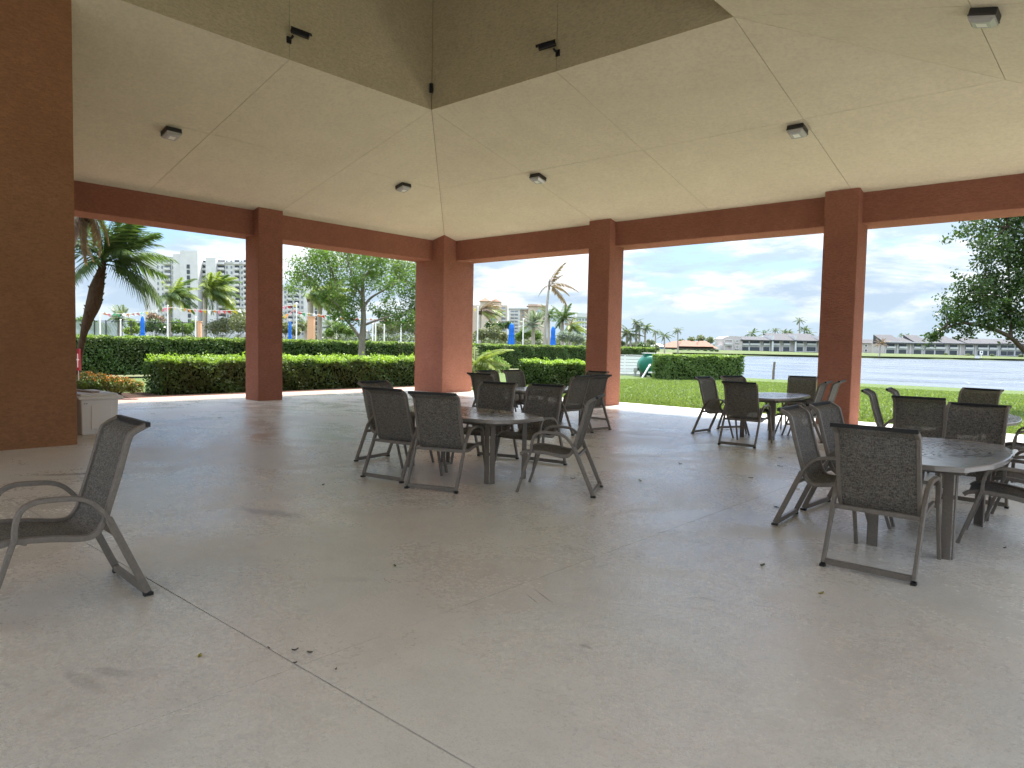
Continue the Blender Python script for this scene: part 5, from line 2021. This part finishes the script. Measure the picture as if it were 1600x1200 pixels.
pennants((128, 484), (262, 480), 46, 47, 18, .35, 'string of coloured pennants from the leaning palm to the grey pole', 1)
pennants((262, 480), (463, 476), 47, 46, 26, .30, 'string of coloured pennants passing behind the first column', 2)
pennants((463, 487), (626, 499), 46, 47, 22, .15, 'string of coloured pennants behind the slender tree', 3)
pennants((430, 497), (463, 482), 48, 46, 6, .1, 'short string of pennants just right of the first column', 4)
pennants((626, 499), (745.5, 481), 47, 47, 14, .3, 'string of coloured pennants behind the corner column', 5)

# red and white sign by the leaning palm
D = 17.5
c = at_d(120.6, 562, D)
o = empty('red_sign', (c[0], c[1], -.05), YAW, 'narrow red and white sign half hidden behind the big left wall', 'sign')
hz = 17 * D / CF
MB().box(-.065, .065, -.04, .04, c[2] + .05 - hz, c[2] + .05 + hz).build('panel', M['red'], o)
MB().box(.028, .052, -.046, -.038, c[2] + .05 - hz * .7, c[2] + .05 + hz * .55).build('stripe', M['white_paint'], o)
MB().box(.01, .07, -.047, -.039, c[2] + .05 - hz * .05, c[2] + .05 + hz * .06).build('stripe', M['white_paint'], o)
MB().tube([(.03, .0, 0), (.03, .0, c[2] + .05 - hz)], .014, 6).build('post', M['b_band'], o)

# ================================================================== LAKE SIDE THINGS
# white slatted fence
A_ = at_lawn(975, 586)
D = float((A_ - CAM) @ _F)
A_, B_ = at_d(940, 584, D), at_d(1012, 586, D)
zb_ = lawn_z(B_[1])
A_[2] = B_[2] = zb_
o = empty('white_fence', tuple(A_), math.atan2(B_[1] - A_[1], B_[0] - A_[0]), 'white horizontal slat fence right of the second column', 'fence')
L_ = float(np.linalg.norm((B_ - A_)[:2]))
H_ = at_d(990, 556.5, D)[2] - zb_
ns = 6
for k in range(ns):
    bevel(MB().box(0, L_, -.02, .02, k * H_ / ns + .012, (k + 1) * H_ / ns - .010).build('slat', M['white_paint'], o), .006, 1)
for fx in (0.0, .5, 1.0):
    MB().box(fx * L_ - .05, fx * L_ + .05, .022, .12, -.4, H_ + .04).build('post', M['white_paint'], o)
MB().box(-.03, L_ + .03, -.05, .13, H_ + .04, H_ + .075).build('cap_rail', M['white_paint'], o)
kb = empty('retaining_kerb', tuple(A_ - FH * .6), o.rotation_euler.z, 'low pale kerb at the foot of the white slat fence', 'kerb')
for k in range(4):
    bevel(MB().box(k * L_ / 4 + .005, (k + 1) * L_ / 4 - .005, -.12, .12, -.2, .16).build('kerb_block', M['b_band'], kb), .02)

# green tank with white pipes
g0 = at_lawn(1014, 589)
D = float((g0 - CAM) @ _F)
c = at_d(1014, 571, D)
o = empty('green_tank', (c[0], c[1], g0[2]), YAW, 'round green tank with white pipes beside the block shaped hedge', 'tank')
R_ = 15.5 * D / CF
cz = c[2] - g0[2]
prof = [(-.55, R_ * .55), (-.48, R_ * .85), (-.38, R_), (.7, R_), (.8, R_ * .8), (.86, .05)]
mb = MB()
n = 28
vs = [(q * math.cos(2 * PI * k / n), d, cz + q * math.sin(2 * PI * k / n)) for d, q in prof for k in range(n)]
fs = [(i * n + k, i * n + (k + 1) % n, (i + 1) * n + (k + 1) % n, (i + 1) * n + k) for i in range(len(prof) - 1) for k in range(n)]
fs += [tuple(range(n)), tuple(range(len(prof) * n - 1, (len(prof) - 1) * n - 1, -1))]
mb.add(vs, fs).build('body', M['green_tank'], o, smooth=True)
bevel(MB().box(-.30, .35, -.3, .45, cz + R_ - .04, cz + R_ + .12).build('hatch', M['green_tank'], o), .03)
MB().box(-.34, .39, -.34, .49, cz + R_ + .12, cz + R_ + .15).build('hatch_lid', M['white_paint'], o)
MB().tube([(-.05, -.6, cz + .05), (-.12, -.75, cz), (-.55, -.95, -.02)], .055, 8).build('pipe', M['white_paint'], o)
MB().tube([(-.15, -.66, .28), (.75, -.66, .26)], .05, 8).build('pipe', M['white_paint'], o)
for x in (-.3, .3):
    MB().box(x - .09, x + .09, -.5, .7, 0, .26).build('cradle', M['fence_dark'], o)
# meter pedestal
b = at_lawn(992.5, 588)
o = empty('meter_pedestal', tuple(b), YAW, 'small grey meter pedestal in front of the white slat fence', 'utility box')
MB().box(-.06, .06, -.05, .05, -.2, .40).build('post', M['b_band'], o)
bevel(MB().box(-.11, .11, -.10, .08, .28, .52).build('box', M['b_band'], o), .015)
MB().box(.12, .24, -.06, .06, .34, .50).build('meter', M['fence_dark'], o)
# piling at the shore
b = at_lawn(1208, 593)
o = empty('mooring_post', (b[0], b[1], b[2]), YAW, 'lone weathered wooden post at the near shore of the lake', 'post')
hp = 26 * np.linalg.norm(b - CAM) / CF
MB().tube([(0, 0, -.5), (.01, 0, hp * .5), (.05, 0, hp - .04)], [.085, .08, .075], 10).build('shaft', M['wood_post'], o)
MB().tube([(.05, 0, hp - .04), (.052, 0, hp)], [.09, .06], 10).build('cap', M['fence_dark'], o)

# ================================================================== FALLEN LEAVES ON THE FLOOR
def fallen(px, py, size, m, label, seed):
    p = at_z(px, py, 0.0)
    rg = random.Random(seed)
    k = 9
    vs, fs = [], []
    size *= .8
    L, Wd = size, size * rg.uniform(.36, .5)
    for i in range(k):
        t = i / (k - 1)
        w = Wd * math.sin(PI * t) ** .8 * (1 + .15 * math.sin(9 * t))
        x = (t - .5) * 2 * L
        zc = .002 + .006 * (2 * t - 1) ** 2 * rg.uniform(.6, 1.3)
        vs += [(x, -w, zc + .006 * rg.random()), (x, 0, zc), (x, w, zc + .006 * rg.random())]
    n0 = len(vs)
    vs += [(a, b, c + .0018) for a, b, c in vs]
    for i in range(k - 1):
        for j in range(2):
            a = i * 3 + j
            fs.append((a, a + 3, a + 4, a + 1))
            fs.append((n0 + a, n0 + a + 1, n0 + a + 4, n0 + a + 3))
    o = MB().add(vs, fs).build('fallen_leaf', m)
    o.location = (p[0], p[1], 0.001)
    o.rotation_euler = (0, 0, rg.uniform(0, 6.28))
    tag(o, label, 'leaf', 'fallen leaves scattered on the floor')


FL, FG, FB = M['leaf_fallen'], M['leaf_fallen_green'], M['leaf_fallen_brown']
for i, (x, y, s, m, lab) in enumerate((
        (312, 1027, .026, FL, 'yellow leaf on the floor nearest the lone left armchair'),
        (617, 885, .028, FG, 'green leaf on the floor below the middle table'),
        (1191, 884, .038, FG, 'green leaf on the floor left of the right foreground armchair'),
        (1283, 928, .036, FL, 'yellowish leaf on the floor just below the right foreground armchair'),
        (420, 1014, .013, FB, 'dark seed on the floor joint, upper left of two'),
        (461, 1017, .022, FB, 'dark brown leaf beside the floor joint in the foreground'),
        (484, 1021, .020, FB, 'curled brown leaf right of the dark one by the floor joint'),
        (461, 1037, .013, FB, 'dark seed on the floor joint, lower right of two'),
        (525, 1047, .012, FB, 'tiny brown leaf scrap in the foreground right of the floor joint'),
        (1000, 751, .045, FL, 'yellowish leaf on the floor right of the middle table'),
        (1245, 765, .045, FL, 'yellow brown leaf beside the left chairs of the right foreground table'),
        (1213, 793, .045, FB, 'brown leaf clump at the feet of the left chair of the right foreground table'),
        (1220, 716, .05, FB, 'brown leaf between the lawn table and the right foreground table, farther one'),
        (1219, 729, .05, FB, 'brown leaf between the lawn table and the right foreground table, nearer one'),
        (1063, 725, .04, FB, 'small brown leaf on the open floor left of the lawn table'),
        (1173, 747, .04, FB, 'small brown leaf on the open floor in front of the lawn table'),
        (505, 758, .04, FB, 'small brown leaf left of the middle table'),
        (895, 748, .04, FB, 'brown leaf under the askew armchair of the middle table'),
        (1570, 857, .03, FB, 'brown leaf at the right edge behind the near table leg'),
        (239, 647, .05, FB, 'brown leaf on the floor right of the storage bin'),
        (343, 653, .05, FB, 'brown leaf on the floor left of the first column'))):
    fallen(x, y, s, m, lab, i)
